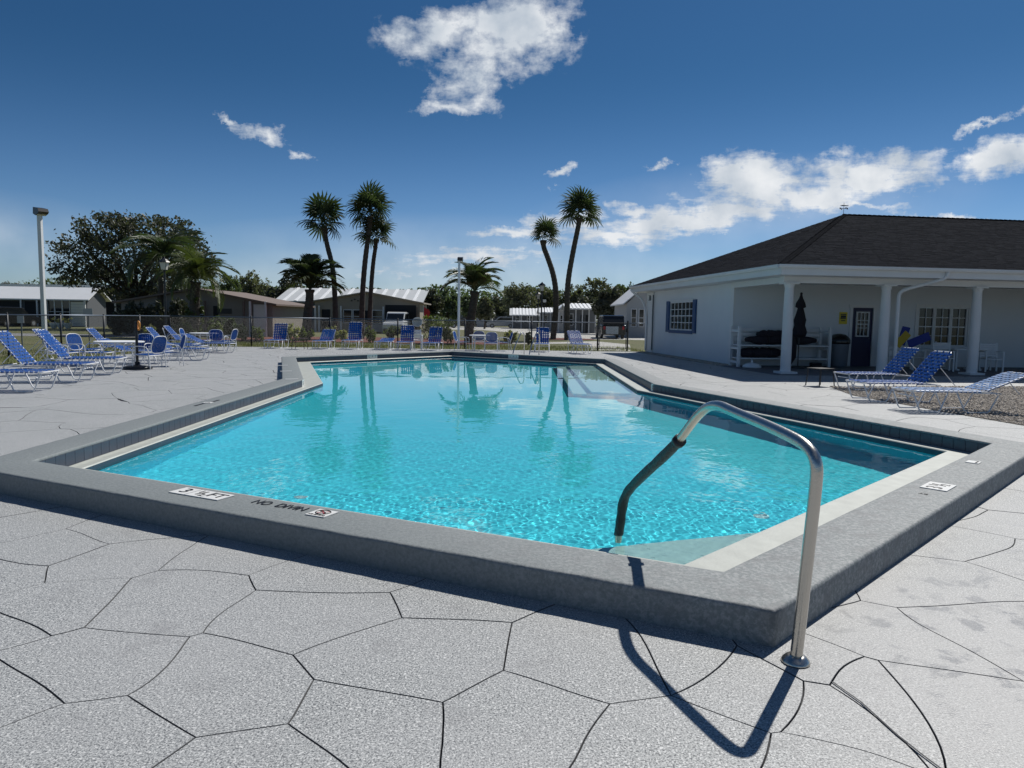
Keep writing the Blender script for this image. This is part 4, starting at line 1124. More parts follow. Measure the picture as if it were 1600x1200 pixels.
# ---------------------------------------------------------------- strap furniture
FR = .0125
def strap_box(w_, l_): return MB().box((0, 0, 0), (w_, l_, .0035))
def make_chaise(name, label, ang, detail, strapm, seat_l=1.18, back_l=.80, wdt=.64):
    """foot end at x = 0, head toward -x"""
    e = empty(name, (0, 0, 0), 0, label, 'lounge chair')
    zs_ = .37; h = wdt / 2
    e_ = Vector((-math.cos(ang), 0, math.sin(ang)))
    hp = Vector((-seat_l, 0, zs_))
    seat = [(-seat_l - .02, -h, zs_), (-.08, -h, zs_), (-.0, -h + .0, zs_), (.02, -h + .06, zs_), (.02, h - .06, zs_), (0, h, zs_), (-.08, h, zs_), (-seat_l - .02, h, zs_)]
    MB().tube(seat, FR, 6, closed=True).build('seat_frame', M['frame'], e, smooth=True)
    bt = hp + e_ * back_l
    back = [hp + Vector((0, -h + .02, 0)), bt - e_ * .06 + Vector((0, -h + .02, 0)), bt + Vector((0, -h + .07, 0)), bt + Vector((0, h - .07, 0)), bt - e_ * .06 + Vector((0, h - .02, 0)), hp + Vector((0, h - .02, 0))]
    MB().tube(back, FR, 6, closed=True).build('back_frame', M['frame'], e, smooth=True)
    for s_ in (-1, 1):
        y = s_ * (h + .0)
        for x0, x1 in ((-.02, -.62), (-.78, -1.62)):
            if x1 < -1.5: pts = [(x0, y, zs_ - .02), (x0 - .14, y * 1.04, .05), (x0 - .17, y * 1.04, .015), (x1 + .30, y * 1.04, .015), (x1 + .26, y * 1.04, .05), (x1 + .12, y, zs_ - .06), (x1 + .17, y, zs_ - .02), (x0 - .3, y, zs_ - .02)]
            else: pts = [(x0, y, zs_ - .02), (x0 - .12, y * 1.04, .05), (x0 - .15, y * 1.04, .015), (x1 + .16, y * 1.04, .015), (x1 + .12, y * 1.04, .05), (x1, y, zs_ - .02)]
            MB().tube(pts, FR, 6).build('leg', M['frame'], e, smooth=True)
        if ang > .15:
            mid = hp + e_ * back_l * .55
            MB().tube([(mid.x, s_ * (h - .05), mid.z), (-seat_l - .62, s_ * (h - .05), zs_ - .03)], .009, 5).build('back_prop', M['frame'], e)
    MB().tube([(-.12, -h, zs_ - .1), (-.12, h, zs_ - .1)], .01, 5).build('cross_bar', M['frame'], e)
    MB().tube([(-1.55, -h, zs_ - .03), (-1.55, h, zs_ - .03)], .01, 5).build('cross_bar', M['frame'], e)
    def run(org, dir_, length, first, pitch=.082, wid=.052, nlong=6, inset=0.0):
        nrm = Vector((0, 1, 0)).cross(dir_).normalized()
        if nrm.z < 0: nrm = -nrm
        a_ = math.atan2(-dir_.z, dir_.x)
        n_t = int((length - first) / pitch)
        tw_ = wdt + .026 - inset
        pieces = []
        for i_ in range(n_t):
            c_ = org + dir_ * (first + (i_ + .5) * pitch) + nrm * .002
            mb = MB(); hw = wid / 2
            prof_ = [(-tw_ / 2 + .004, -.02), (-tw_ / 2, .006), (-tw_ / 2 + .02, .014), (0, .006), (tw_ / 2 - .02, .014), (tw_ / 2, .006), (tw_ / 2 - .004, -.02)]
            vs = []
            for y_, z_ in prof_:
                for s_ in (-1, 1): vs.append(c_ + dir_ * (s_ * hw) + nrm * z_ + Vector((0, y_, 0)))
            mb.add(vs, [(2 * j_, 2 * j_ + 1, 2 * j_ + 3, 2 * j_ + 2) for j_ in range(len(prof_) - 1)])
            pieces.append(('strap', mb))
        for j_ in range(nlong):
            y_ = -tw_ / 2 + .07 + (tw_ - .14) * j_ / (nlong - 1); mb = MB(); vs = []
            k_ = n_t * 2 + 2
            for q in range(k_ + 1):
                d_ = length * q / k_
                zz = .010 + .008 * math.cos(math.pi * (d_ - first) / pitch - math.pi / 2 + math.pi * j_)
                for s_ in (-1, 1): vs.append(org + dir_ * d_ + nrm * zz + Vector((0, y_ + s_ * .023, 0)))
            mb.add(vs, [(2 * q, 2 * q + 1, 2 * q + 3, 2 * q + 2) for q in range(k_)])
            pieces.append(('long_strap', mb))
        if detail:
            for nm, mb in pieces: mb.build(nm, strapm, e)
        else:
            allm = MB()
            for nm, mb in pieces: allm.add(mb.v, mb.f)
            allm.build('strap_webbing', strapm, e)
    run(Vector((.02, 0, zs_ + .004)), Vector((-1, 0, 0)), seat_l + .0, .08)
    run(hp + Vector((0, 0, .006)), e_, back_l, .03, inset=.04)
    return e
def make_club_chair(name, label, strapm, armh=.62):
    e = empty(name, (0, 0, 0), 0, label, 'chair')
    zs_, h = .40, .27
    # faces +x
    for s_ in (-1, 1):
        y = s_ * (h + .02)
        MB().tube(smooth_path([(.27, y, .012), (.27, y, armh - .1), (.22, y, armh), (-.15, y, armh), (-.25, y, armh - .1), (-.30, y, .012)], it=2), FR, 6).build('arm_leg_loop', M['frame'], e, smooth=True)
    MB().tube([(.25, -h, zs_), (.25, h, zs_), (-.22, h, zs_ - .03), (-.22, -h, zs_ - .03)], FR, 6, closed=True).build('seat_frame', M['frame'], e)
    bk = [(-.22 - .22 * t_, 0, 0) for t_ in (0,)]
    pts = []
    for k in range(18):
        a = 2 * math.pi * k / 18; yy = math.cos(a) * .27; zz = math.sin(a) * .24
        yy = math.copysign(abs(math.cos(a)) ** .6 * .265, math.cos(a)); zz = math.copysign(abs(math.sin(a)) ** .7 * .23, math.sin(a))
        pts.append((-.27 - (zz + .23) * .28, yy, .66 + zz))
    MB().tube(pts, FR, 6, closed=True).build('back_frame', M['frame'], e, smooth=True)
    for i_ in range(8):
        x = -.18 + i_ * .055; MB().box((x, 0, zs_ + .012 - (.25 - x) * .05), (.046, 2 * h + .02, .006)).build('seat_strap', strapm, e)
    for i_ in range(9):
        y = -.22 + i_ * .055; hh = .23 * (1 - (abs(y) / .30) ** 3)
        MB().add([(-.265 - (-hh + .23) * .28, y - .022, .66 - hh), (-.265 - (-hh + .23) * .28, y + .022, .66 - hh), (-.262 - (hh + .23) * .28, y + .022, .66 + hh), (-.262 - (hh + .23) * .28, y - .022, .66 + hh),
                  (-.272 - (-hh + .23) * .28, y - .022, .66 - hh - .01), (-.272 - (-hh + .23) * .28, y + .022, .66 - hh - .01), (-.268 - (hh + .23) * .28, y + .022, .66 + hh + .01), (-.268 - (hh + .23) * .28, y - .022, .66 + hh + .01)],
                 [(0, 1, 2, 3), (7, 6, 5, 4), (0, 4, 5, 1), (2, 6, 7, 3), (1, 5, 6, 2), (3, 7, 4, 0)]).build('back_strap', strapm, e)
    return e
def round_table(label, loc_, r_, h_=.72):
    e = empty('round_table', loc_, 0, label, 'table', 'round white patio tables')
    MB().lathe([(r_ - .02, -.03), (r_, -.025), (r_, 0), (r_ - .03, .006), (.03, .006)], (0, 0, h_), 32).build('table_top', M['white'], e)
    for k in range(4):
        a = R(45 + 90 * k); MB().tube([(math.cos(a) * r_ * .62, math.sin(a) * r_ * .62, h_ - .03), (math.cos(a) * r_ * .68, math.sin(a) * r_ * .68, .01)], .016, 6).build('leg', M['frame'], e)
    MB().tube([(math.cos(R(a)) * r_ * .6, math.sin(R(a)) * r_ * .6, h_ - .09) for a in range(0, 360, 20)], .01, 5, closed=True).build('apron_ring', M['frame'], e)
    return e

# left side loungers, foot ends toward the pool
def set_(o, p, rz): o.location = p; o.rotation_euler = (0, 0, rz); return o
gL = 'blue strap loungers along the left fence'
LA = set_(make_chaise('chaise_lounge', 'blue strap lounger cut by the left picture edge, nearest of the left row', R(20), True, M['strap']), (-8.75, 13.55, 0), R(8)); LA['group'] = gL
LB_ = set_(make_chaise('chaise_lounge', 'blue strap lounger with raised back, second nearest of the left row', R(52), True, M['strap']), (-9.1, 15.5, 0), R(10)); LB_['group'] = gL
c = G(176, 580)
LC = set_(make_chaise('chaise_lounge', 'blue strap lounger with a high back rising against the white light pole', R(52), True, M['strap']), (-9.55, 17.55, 0), R(14)); LC['group'] = gL
LC.scale = LB_.scale = (1.06, 1.06, 1.06)
lowA = make_chaise('chaise_lounge', 'blue strap lounger with its back raised, behind the near round table', R(48), False, M['strap']); set_(lowA, (-11.4, 20.3, 0), R(12)); lowA['group'] = gL
copy_thing(lowA, (-12.3, 24.0, 0), R(8), 'blue strap lounger against the fence, its back straight below the small white sign', gL)
low20 = make_chaise('chaise_lounge', 'nearly flat blue strap lounger right behind the black umbrella stand', R(25), False, M['strap']); set_(low20, (-10.35, 21.6, 0), R(6)); low20['group'] = gL
copy_thing(low20, (-11.0, 25.6, 0), R(4), 'low blue strap lounger between the two round tables, nearer one', gL)
copy_thing(low20, (-10.9, 28.0, 0), R(0), 'low blue strap lounger just in front of the far left table', gL)
copy_thing(lowA, (-12.6, 21.9, 0), R(16), 'blue strap lounger with raised back, between the white pole and the near round table', gL)
copy_thing(low20, (-9.9, 23.4, 0), R(10), 'nearly flat blue strap lounger just beyond the near round table', gL)
copy_thing(lowA, (-11.9, 27.0, 0), R(6), 'blue strap lounger with raised back, just left of the far left table', gL)
copy_thing(lowA, (-13.0, 30.6, 0), R(4), 'blue strap lounger with raised back in the far left corner by the fence', gL)
# tables and club chairs on the left
tb1 = G(205, 572)
T1 = round_table('large round white table nearest the umbrella stand', (-10.75, 19.6, 0), .62)
cc = make_club_chair('strap_chair', 'rounded-back blue strap chair at the left of the near round table', M['strap'])
gC = 'blue strap chairs around the tables'
set_(cc, (-12.1, 19.3, 0), R(5)); cc['group'] = gC
copy_thing(cc, (-12.0, 20.1, 0), R(-12), 'blue strap chair tucked beside the leftmost rounded chair', gC)
copy_thing(cc, (-9.75, 20.4, 0), R(215), 'blue strap chair behind the right edge of the near round table', gC)
copy_thing(cc, (-9.75, 19.2, 0), R(165), 'blue strap chair directly behind the black umbrella pole', gC)
copy_thing(cc, (-10.9, 20.9, 0), R(270), 'blue strap chair on the fence side of the near round table', gC)
t2 = P(318, 513, 29.5)
round_table('round white table near the far left corner of the deck', (t2.x, 29.5, 0), .55)
copy_thing(cc, (PX(296, 29.6), 29.7, 0), R(5), 'blue strap chair at the left of the far left table', gC)
copy_thing(cc, (PX(272, 30.3), 30.2, 0), R(25), 'pale-lit blue strap chair next to the lantern post', gC)
copy_thing(cc, (PX(340, 28.9), 28.9, 0), R(100), 'blue strap chair at the right of the far left table, back turned', gC)
copy_thing(cc, (PX(352, 29.8), 29.9, 0), R(175), 'blue strap chair facing the far left table from the right', gC)
# row of loungers at the far edge, foot ends toward the pool
gB = 'blue strap loungers in a row at the far edge of the deck'
bh = make_chaise('chaise_lounge', 'blue strap lounger with an upright back, leftmost of the far row', R(68), False, M['strap'])
def back_row(src, px, lbx, Y=33.2, tilt=0.0):
    if src is bh and 'done' not in KIDS: KIDS['done'] = 1; o = src; o['label'] = lbx; o['group'] = gB
    else: o = copy_thing(src, (0, 0, 0), 0, lbx, gB)
    o.location = (PX(px, Y - .3), Y - 1.1, 0); o.rotation_euler = (0, 0, R(-90 + tilt)); return o
back_row(bh, 432, 'blue strap lounger with an upright back, leftmost of the far row', 33.2)
bl = make_chaise('chaise_lounge', 'blue strap lounger with a half-lowered back, right of the brown side table', R(38), False, M['strap'])
bl['group'] = gB; bl.location = (PX(505, 32.8), 32.1, 0); bl.rotation_euler = (0, 0, R(-90))
bh2 = back_row(bh, 551, 'blue strap lounger with the tallest back, under the twin palms', 33.4); bh2.scale = (1, 1, 1.1)
bf = make_chaise('chaise_lounge', 'flat-lying blue strap lounger between two raised ones in the far row', R(8), False, M['strap'])
bf['group'] = gB; bf.location = (PX(600, 33), 32.3, 0); bf.rotation_euler = (0, 0, R(-90))
back_row(bh, 634, 'blue strap lounger with an upright back beside the white slatted chair', 33.3)
bl2 = copy_thing(bh, (PX(672, 33), 32.3, 0), R(-98), 'blue strap lounger with a tilted back, right of the white skimmer net', gB); bl2.scale = (1, 1, .95)
back_row(bh, 846, 'blue strap lounger behind the pool ladder', 33.7, -4)
b9 = copy_thing(bl, (PX(913, 31.8), 31.3, 0), R(-78), 'blue strap lounger nearest the gate, back half raised', gB)
b9.scale = (1, 1, 1.15)
# far centre table
t3 = PX(750, 33.3)
round_table('round white table near the middle light pole', (t3, 33.3, 0), .5)
copy_thing(cc, (PX(768, 32.7), 32.6, 0), R(95), 'blue strap chair with its back to the pool at the middle table', gC)
copy_thing(cc, (PX(722, 33.1), 33.2, 0), R(-10), 'blue strap chair just right of the middle light pole', gC)
copy_thing(cc, (PX(748, 34), 34.1, 0), R(-90), 'blue strap chair on the fence side of the middle table', gC)
copy_thing(cc, (PX(788, 33.6), 33.6, 0), R(190), 'blue strap chair at the right of the middle table', gC)
def side_table(label, loc_, w_=.5, h_=.42, m_=None, rz=0.0):
    m_ = m_ or M['brown']
    e = empty('side_table', loc_, rz, label, 'side table', 'small brown side tables')
    MB().box((0, 0, h_), (w_, w_, .025)).build('table_top', m_, e)
    for x in (-1, 1):
        for y in (-1, 1): MB().tube([(x * w_ * .43, y * w_ * .43, h_), (x * w_ * .5, y * w_ * .5, .005)], .014, 5).build('leg', m_, e)
side_table('small brown side table between the first two far loungers', (PX(468, 32), 32.0, 0), .55, .48)
side_table('small black side table at the foot of the right-hand loungers', G(1281, 603), .45, .42, M['black'], R(20))
side_table('low dark side table at the left picture edge beside the nearest lounger', (-9.95, 13.0, 0), .4, .3, M['black'])
# white slatted chair
e = resin_chair('white slatted chair with an arched back next to the skimmer net', (PX(651, 34.0), 34.0, 0), R(180), 'white resin chairs by the fence')
# right side loungers
gR = 'blue strap loungers on the right beside the gravel'
RA = make_chaise('chaise_lounge', 'deep blue strap lounger nearest the porch, back raised beside the column', R(50), True, M['strap'], 1.15, .78)
RB = make_chaise('chaise_lounge', 'middle one of the three loungers beside the gravel, back raised', R(50), True, M['strap'], 1.25, .80)
RC = make_chaise('chaise_lounge', 'sun-bleached blue strap lounger at the right picture edge beside the gravel', R(22), True, M['strap2'], 1.28, .84)
for o in (RA, RB, RC): o['group'] = gR
p = G(1316, 617); RA.location = (7.58, 16.5, 0); RA.rotation_euler = (0, 0, R(184))
RB.location = (6.75, 14.1, 0); RB.rotation_euler = (0, 0, R(183))
RC.location = (6.85, 12.55, 0); RC.rotation_euler = (0, 0, R(181))

# umbrella stand with orange ring
c = G(215, 576.5)
e = empty('umbrella_stand', c, 0, 'black umbrella stand with a round base and bare pole on the left deck', 'umbrella stand')
MB().lathe([(.36, 0), (.37, .03), (.34, .07), (.1, .1), (.06, .12), (.06, .2)], (0, 0, 0), 28).build('base', M['black'], e, smooth=True)
MB().tube([(0, 0, .1), (0, 0, 1.28)], .035, 10).build('pole', M['black'], e)
MB().tube([(.03, 0, .45), (.11, 0, .45)], .02, 8).build('knob', M['black'], e)
e = empty('orange_ring', c + Vector((.06, .0, 1.16)), R(55), 'orange oval ring hanging at the top of the black umbrella pole', 'life ring')
MB().tube([(0, .06 * math.cos(a * math.pi / 10), .11 * math.sin(a * math.pi / 10)) for a in range(20)], .022, 8, closed=True).build('ring', M['orange'], e, smooth=True)

# ---------------------------------------------------------------- fence
FH = 1.37
def fence(name, label, pts, posts_every=3.0, mesh_=True, h_=FH):
    e = empty(name, (0, 0, 0), 0, label, 'fence')
    wires = MB()
    for a, b in zip(pts, pts[1:]):
        a, b = Vector(a), Vector(b); ln = (b - a).length; k = max(1, round(ln / posts_every)); t_ = (b - a) / ln
        for i_ in range(k + (1 if (b - Vector(pts[-1])).length < .01 else 0)):
            p = a + t_ * (ln * i_ / k); po = MB().tube([(p.x, p.y, -.05), (p.x, p.y, h_ + .03)], .034, 8).build('post', M['wire'], e, smooth=True)
            MB().lathe([(.04, h_ + .03), (.035, h_ + .05), (.01, h_ + .07)], (p.x, p.y, 0), 8).build('post_cap', M['wire'], po)
        MB().tube([(a.x, a.y, h_), (b.x, b.y, h_)], .023, 8).build('top_rail', M['rail'], e, smooth=True)
        MB().tube([(a.x, a.y, .06), (b.x, b.y, .06)], .004, 4).build('tension_wire', M['wire'], e)
        st = .065; q = -h_
        while q < ln:
            for dirn in (1, -1):
                s0, s1 = q, q + (h_ - .06)
                z0, z1 = (.06, h_) if dirn > 0 else (h_, .06)
                if s0 < 0: z0 = z0 + (z1 - z0) * (-s0) / (s1 - s0); s0 = 0
                if s1 > ln: z1 = z1 - (z1 - z0) * (s1 - ln) / (s1 - s0); s1 = ln
                if s1 - s0 > .02:
                    p0, p1 = a + t_ * s0, a + t_ * s1
                    wires.tube([(p0.x, p0.y, z0), (p1.x, p1.y, z1)], .0022, 3, cap=False)
            q += st
    w_ = wires.build('chain_link', M['wire'], e); w_['kind'] = 'stuff'
    return e
FC = (PX(259, 34.0), 34.4)
fence('chain_link_fence', 'black chain link fence along the left side of the deck', [(-17.4, 5), (-16.6, 23.6), FC])
fence('chain_link_fence', 'long black chain link fence behind the far row of loungers', [FC, (-9, 35.4), (4.25, 35.9)])
ga, gb_ = Vector((4.25, 35.9)), Vector((5.75, 36.0))
e = empty('fence_gate', (ga.x, ga.y, 0), math.atan2(gb_.y - ga.y, gb_.x - ga.x), 'black framed chain link gate between the fence and the clubhouse', 'gate')
gl_ = (gb_ - ga).length
MB().tube([(.08, 0, .08), (.08, 0, FH), (gl_ - .08, 0, FH), (gl_ - .08, 0, .08)], .024, 8, closed=True).build('gate_frame', M['black'], e)
for x in (0, gl_): MB().tube([(x, 0, -.03), (x, 0, FH + .12)], .045, 8).build('gate_post', M['black'], e)
gw_ = MB(); q = -1.3
while q < gl_ - .1:
    for s_ in (1, -1):
        s0, s1 = q, q + 1.3; z0, z1 = (.08, FH) if s_ > 0 else (FH, .08)
        if s0 < .08: z0 += (z1 - z0) * (.08 - s0) / 1.3; s0 = .08
        if s1 > gl_ - .08: z1 -= (z1 - z0) * (s1 - gl_ + .08) / (s1 - s0); s1 = gl_ - .08
        if s1 > s0 + .02: gw_.tube([(s0, 0, z0), (s1, 0, z1)], .0022, 3, cap=False)
    q += .065
gw_.build('chain_link', M['wire'], e)['kind'] = 'stuff'
MB().box((gl_ - .07, -.05, 1.0), (.1, .08, .16)).build('latch', M['black'], e)
for z in (.3, 1.1): MB().box((.04, 0, z), (.1, .04, .05)).build('hinge', M['black'], e)
e = empty('gate_sign', (ga.x + .62, ga.y + .07, 1.0), R(3), 'white board fixed on the gate mesh', 'sign')
MB().box((.1, 0, .0), (.62, .012, .38)).build('panel', M['white'], e)
fence('chain_link_fence', 'short black fence panel between the gate and the clubhouse corner', [(5.75, 36.0), (6.75, 36.1)], 1.0)
for px, py, Y, lbx in ((33, 499, 23.5, 'small grey notice panel hung on the left fence near the picture edge'), (138, 488, 30, 'small white notice on a post behind the left fence')):
    p = P(px, py, Y); e = empty('fence_notice', (p.x, p.y, 0), 0, lbx, 'sign')
    MB().box((0, -.03, p.z), (.22 if Y < 25 else .4, .01, .24 if Y < 25 else .32)).build('panel', M['palewall'], e)
    MB().tube([(0, 0, 0), (0, 0, p.z + .1)], .02, 6).build('stake', M['number'], e)
# skimmer pole on the fence
a = P(487, 499.5, 35.1); b = P(643, 504, 35.6)
e = empty('skimmer_net', (0, 0, 0), 0, 'long pole with a white leaf skimmer net lying along the far fence', 'skimmer net')
MB().tube([a, b], .017, 6).build('pole', M['rail'], e)
c = P(652, 503, 35.55)
fr_ = [(c.x + .24 * math.cos(t_ * math.pi / 12), c.y, c.z + .22 * math.sin(t_ * math.pi / 12)) for t_ in range(24)]
MB().tube(fr_, .016, 6, closed=True).build('hoop', M['plasticw'], e)
MB().add([*fr_, (c.x, c.y + .12, c.z)], [(i_, (i_ + 1) % 24, 24) for i_ in range(24)]).build('net', M['glassp'], e)
# light poles
def light_pole(label, base, h_, w_, head_yaw, sc_=1.0):
    e = empty('floodlight_pole', base, 0, label, 'light pole', 'white poles with a floodlight')
    MB().box((0, 0, h_ / 2 - .1), (w_, w_, h_ + .2)).build('post', M['white'], e, bevel=.01)
    hd = MB()
    hd.extrude_y([(-.34 * sc_, .02), (-.30 * sc_, .30 * sc_), (.30 * sc_, .20 * sc_), (.42 * sc_, .05 * sc_), (.30 * sc_, -.02), (-.05 * sc_, -.08 * sc_)], -.2 * sc_, .2 * sc_)
    o = hd.build('lamp_housing', M['black'], e); o.location = (.05, 0, h_ + .06); o.rotation_euler = (0, 0, head_yaw)
    g_ = MB().box((.22 * sc_, 0, -.01), (.34 * sc_, .34 * sc_, .02), 0, R(-22)).build('lens', M['glassp'], o)
    MB().box((0, 0, h_ + .03), (w_ * .6, w_ * .6, .1)).build('bracket', M['black'], e)
b = G(70.5, 536.5); top = P(62, 336, b.y)
light_pole('tall white floodlight pole at the left behind the loungers', b, top.z, .17, R(-40), 1.05)
b = (PX(717.5, 35.2), 34.9, 0)
light_pole('thinner white floodlight pole in the middle, behind the far row of chairs', b, P(718, 409, 34.9).z, .11, R(-90), .62)
# lantern posts
def lantern(label, px, ytop, Y, s_=1.0):
    base = Vector((PX(px, Y), Y, -.02)); top = P(px, ytop, Y).z
    e = empty('lantern_post', base, 0, label, 'street lamp', 'black lantern posts')
    hh = top - .62 * s_
    MB().lathe([(.09, 0), (.09, .3), (.06, .36), (.05, hh * .5), (.045, hh - .1), (.07, hh - .05), (.07, hh)], (0, 0, 0), 10).build('post', M['black'], e)
    ln_ = MB().box((0, 0, hh + .19 * s_), (.22 * s_, .22 * s_, .34 * s_), taper=1.45).build('lamp_glass', M['glassp'], e)
    for x in (-1, 1):
        for y in (-1, 1): MB().tube([(x * .112 * s_, y * .112 * s_, hh + .01), (x * .165 * s_, y * .165 * s_, hh + .37 * s_)], .012, 4).build('bar', M['black'], ln_)
    MB().lathe([(.28 * s_, hh + .37 * s_), (.25 * s_, hh + .41 * s_), (.12 * s_, hh + .52 * s_), (.05 * s_, hh + .56 * s_), (.03 * s_, hh + .62 * s_)], (0, 0, 0), 8).build('cap', M['black'], e)
lantern('black lantern post on the left behind the fence, in front of the big tree', 259, 401, 36.5, 1.05)
lantern('taller black lantern post left of the two right-hand palms', 846, 440, 50, 1.0)
lantern('shorter black lantern post close beside the taller one', 840.5, 455, 58, .95)
p = P(851, 470, 80)
e = empty('distant_lamp', (p.x, 80, -.03), 0, 'distant thin lamp pole with a pale square head beyond the lantern posts', 'street lamp')
MB().tube([(0, 0, 0), (0, 0, p.z)], .05, 6).build('post', M['black'], e); MB().box((0, 0, p.z + .02), (.35, .3, .3)).build('lamp_head', M['glassp'], e)

# ---------------------------------------------------------------- outside: road, beds, lawns
def poly_px(pts, z): return [tuple(G(px, py, 0).to_2d()) for px, py in pts]
flat('left_road', [[(-95, 40), (-60, 41.5), (-24, 45), (-17, 49), (-19, 53), (-26, 50), (-60, 47.5), (-95, 46)]], -.034, M['road'])
flat('parking_road', [[(2.0, 58), (60, 52), (90, 90), (60, 128), (-60, 128), (-60, 96), (-4, 94), (0.5, 78)]], -.034, M['concrete'])
flat('gate_path', [[(4.0, 36.3), (6.0, 36.2), (7.5, 46), (6, 52), (1, 46.5), (-6, 44), (-6, 43), (2, 44.8), (5, 47)]], -.030, M['concrete'])
def bed(name, cx, cy, rx, ry, z=-.02):
    pts = [(cx + rx * (1 + .12 * noise.noise(Vector((math.cos(a) * 2, math.sin(a) * 2, cx)))) * math.cos(a), cy + ry * math.sin(a)) for a in [2 * math.pi * k / 28 for k in range(28)]]
    o = flat(name, [pts], z, M['mulch']); return o
bed('mulch_bed', PX(560, 47), 47.5, 7.5, 5.2); bed('mulch_bed', PX(700, 46), 45, 4.2, 4.2, -.016); bed('mulch_bed', PX(425, 44), 43, 4.0, 3.0, -.012); bed('mulch_bed', PX(875, 56), 56.5, 2.8, 2.6, -.012)
# pale far parking and second lawn strip are part of the ground; grass blades near the deck edge
gbm = MB(); nb_ = 0
random.seed(5)
while nb_ < 16000:
    if random.random() < .6: x, y = random.uniform(-15, 6.6), random.uniform(34.0, 41)
    else: x, y = random.uniform(-19, -13.6), random.uniform(14, 40)
    if inside(DECK, x, y): continue
    h_ = random.uniform(.03, .085); a = random.uniform(0, 6.28); wv = .012; lx, ly = random.uniform(-.04, .04), random.uniform(-.04, .04)
    gbm.add([(x - wv * math.cos(a), y - wv * math.sin(a), -.04), (x + wv * math.cos(a), y + wv * math.sin(a), -.04), (x + lx, y + ly, h_)], [(0, 1, 2)]); nb_ += 1
tag(gbm.build('lawn_blades', M['blade']), 'short lawn grass growing along the fence and deck edge', 'grass', kind='stuff')

# ---------------------------------------------------------------- vegetation
def quads(name, C_, N_, S_, m, parent=None, aspect=1.0, seed=0):
    """many small leaf-sized faces at centres C_ with sizes S_"""
    r_ = np.random.default_rng(seed); n = len(C_)
    d1 = r_.normal(size=(n, 3)); d1 /= np.linalg.norm(d1, axis=1)[:, None]
    d2 = r_.normal(size=(n, 3)); d2 -= (d2 * d1).sum(1)[:, None] * d1; d2 /= np.linalg.norm(d2, axis=1)[:, None]
    a = d1 * S_[:, None] * .5; b = d2 * S_[:, None] * .5 * aspect
    v = np.stack([C_ - a, C_ - b * .9 + a * .1, C_ + a, C_ + b * .9 + a * .1], 1).reshape(-1, 3)
    me = bpy.data.meshes.new(name)
    me.vertices.add(n * 4); me.vertices.foreach_set('co', v.astype(np.float32).ravel())
    me.loops.add(n * 4); me.loops.foreach_set('vertex_index', np.arange(n * 4, dtype=np.int32))
    me.polygons.add(n); me.polygons.foreach_set('loop_start', np.arange(0, n * 4, 4, dtype=np.int32))
    me.update(calc_edges=True); me.materials.append(m)
    o = bpy.data.objects.new(name, me); COL.objects.link(o)
    if parent: o.parent = parent
    return o
def crown_points(lobes, n, seed, shell=.55, clump=.29):
    r_ = np.random.default_rng(seed); out = []
    w_ = np.array([l[3] * l[4] * l[5] for l in lobes]) ** .67; w_ /= w_.sum()
    for l, k in zip(lobes, (w_ * n).astype(int)):
        nc = max(8, k // 26)
        d = r_.normal(size=(nc, 3)); d /= np.linalg.norm(d, axis=1)[:, None]
        rad = shell + (1 - shell) * r_.random(nc) ** .6
        cc_ = d * rad[:, None]
        cc_ = cc_[r_.integers(0, nc, k)] + r_.normal(size=(k, 3)) * clump * .42
        out.append(cc_ * np.array(l[3:6]) + np.array(l[:3]))
    return np.concatenate(out)
def tree(name, label, cat, base, lobes, n, size, m, trunk_r, trunk_h, seed, group=None, limbs=6):
    """lobes in local coordinates (x, y, z, rx, ry, rz)"""
    e = empty(name, base, 0, label, cat, group)
    C_ = crown_points(lobes, n, seed)
    quads('crown', C_, None, np.random.default_rng(seed + 1).uniform(size * .55, size * 1.3, len(C_)), m, e, .6, seed)
    mb = MB(); r_ = random.Random(seed)
    mb.tube([(0, 0, -.1), (.05 * trunk_h, .02, trunk_h * .5), (0, 0, trunk_h)], [trunk_r * 1.3, trunk_r, trunk_r * .8], 8)
    for k in range(limbs):
        l = lobes[k % len(lobes)]; tx, ty, tz = (l[0] + r_.uniform(-.5, .5) * l[3], l[1] + r_.uniform(-.5, .5) * l[4], l[2] + r_.uniform(-.3, .6) * l[5])
        mid = (tx * .45 + r_.uniform(-.3, .3), ty * .45, trunk_h + (tz - trunk_h) * .45)
        mb.tube([(0, 0, trunk_h * .75), mid, (tx, ty, tz)], [trunk_r * .55, trunk_r * .35, trunk_r * .08], 6)
    mb.build('trunk', M['bark'], e, smooth=True)
    return e
# big spreading tree on the left
Yb = 66
def ob(px, py, Y, bx): p = P(px, py, Y); return (p.x - bx, 0, p.z)
bx = PX(215, Yb)
k_ = Yb / FPX
lob = []
for px, py, rx, ry in ((215, 385, 62, 46), (150, 405, 42, 36), (275, 400, 52, 44), (300, 425, 38, 36), (180, 365, 34, 26), (240, 358, 40, 24), (130, 425, 28, 22), (215, 440, 70, 34), (310, 395, 26, 24), (170, 445, 36, 18), (240, 470, 50, 30), (200, 350, 22, 15), (258, 350, 24, 15)):
    x, y, z = ob(px, py, Yb, bx); lob.append((x, random.uniform(-2, 2), z, rx * k_, 3.6, ry * k_))
tree('spreading_tree', 'large spreading dark tree left of centre, towering over the low houses', 'tree', (bx, Yb, -.04), lob, 19000, .34, M['leafd'], .38, 3.2, 21, limbs=16)

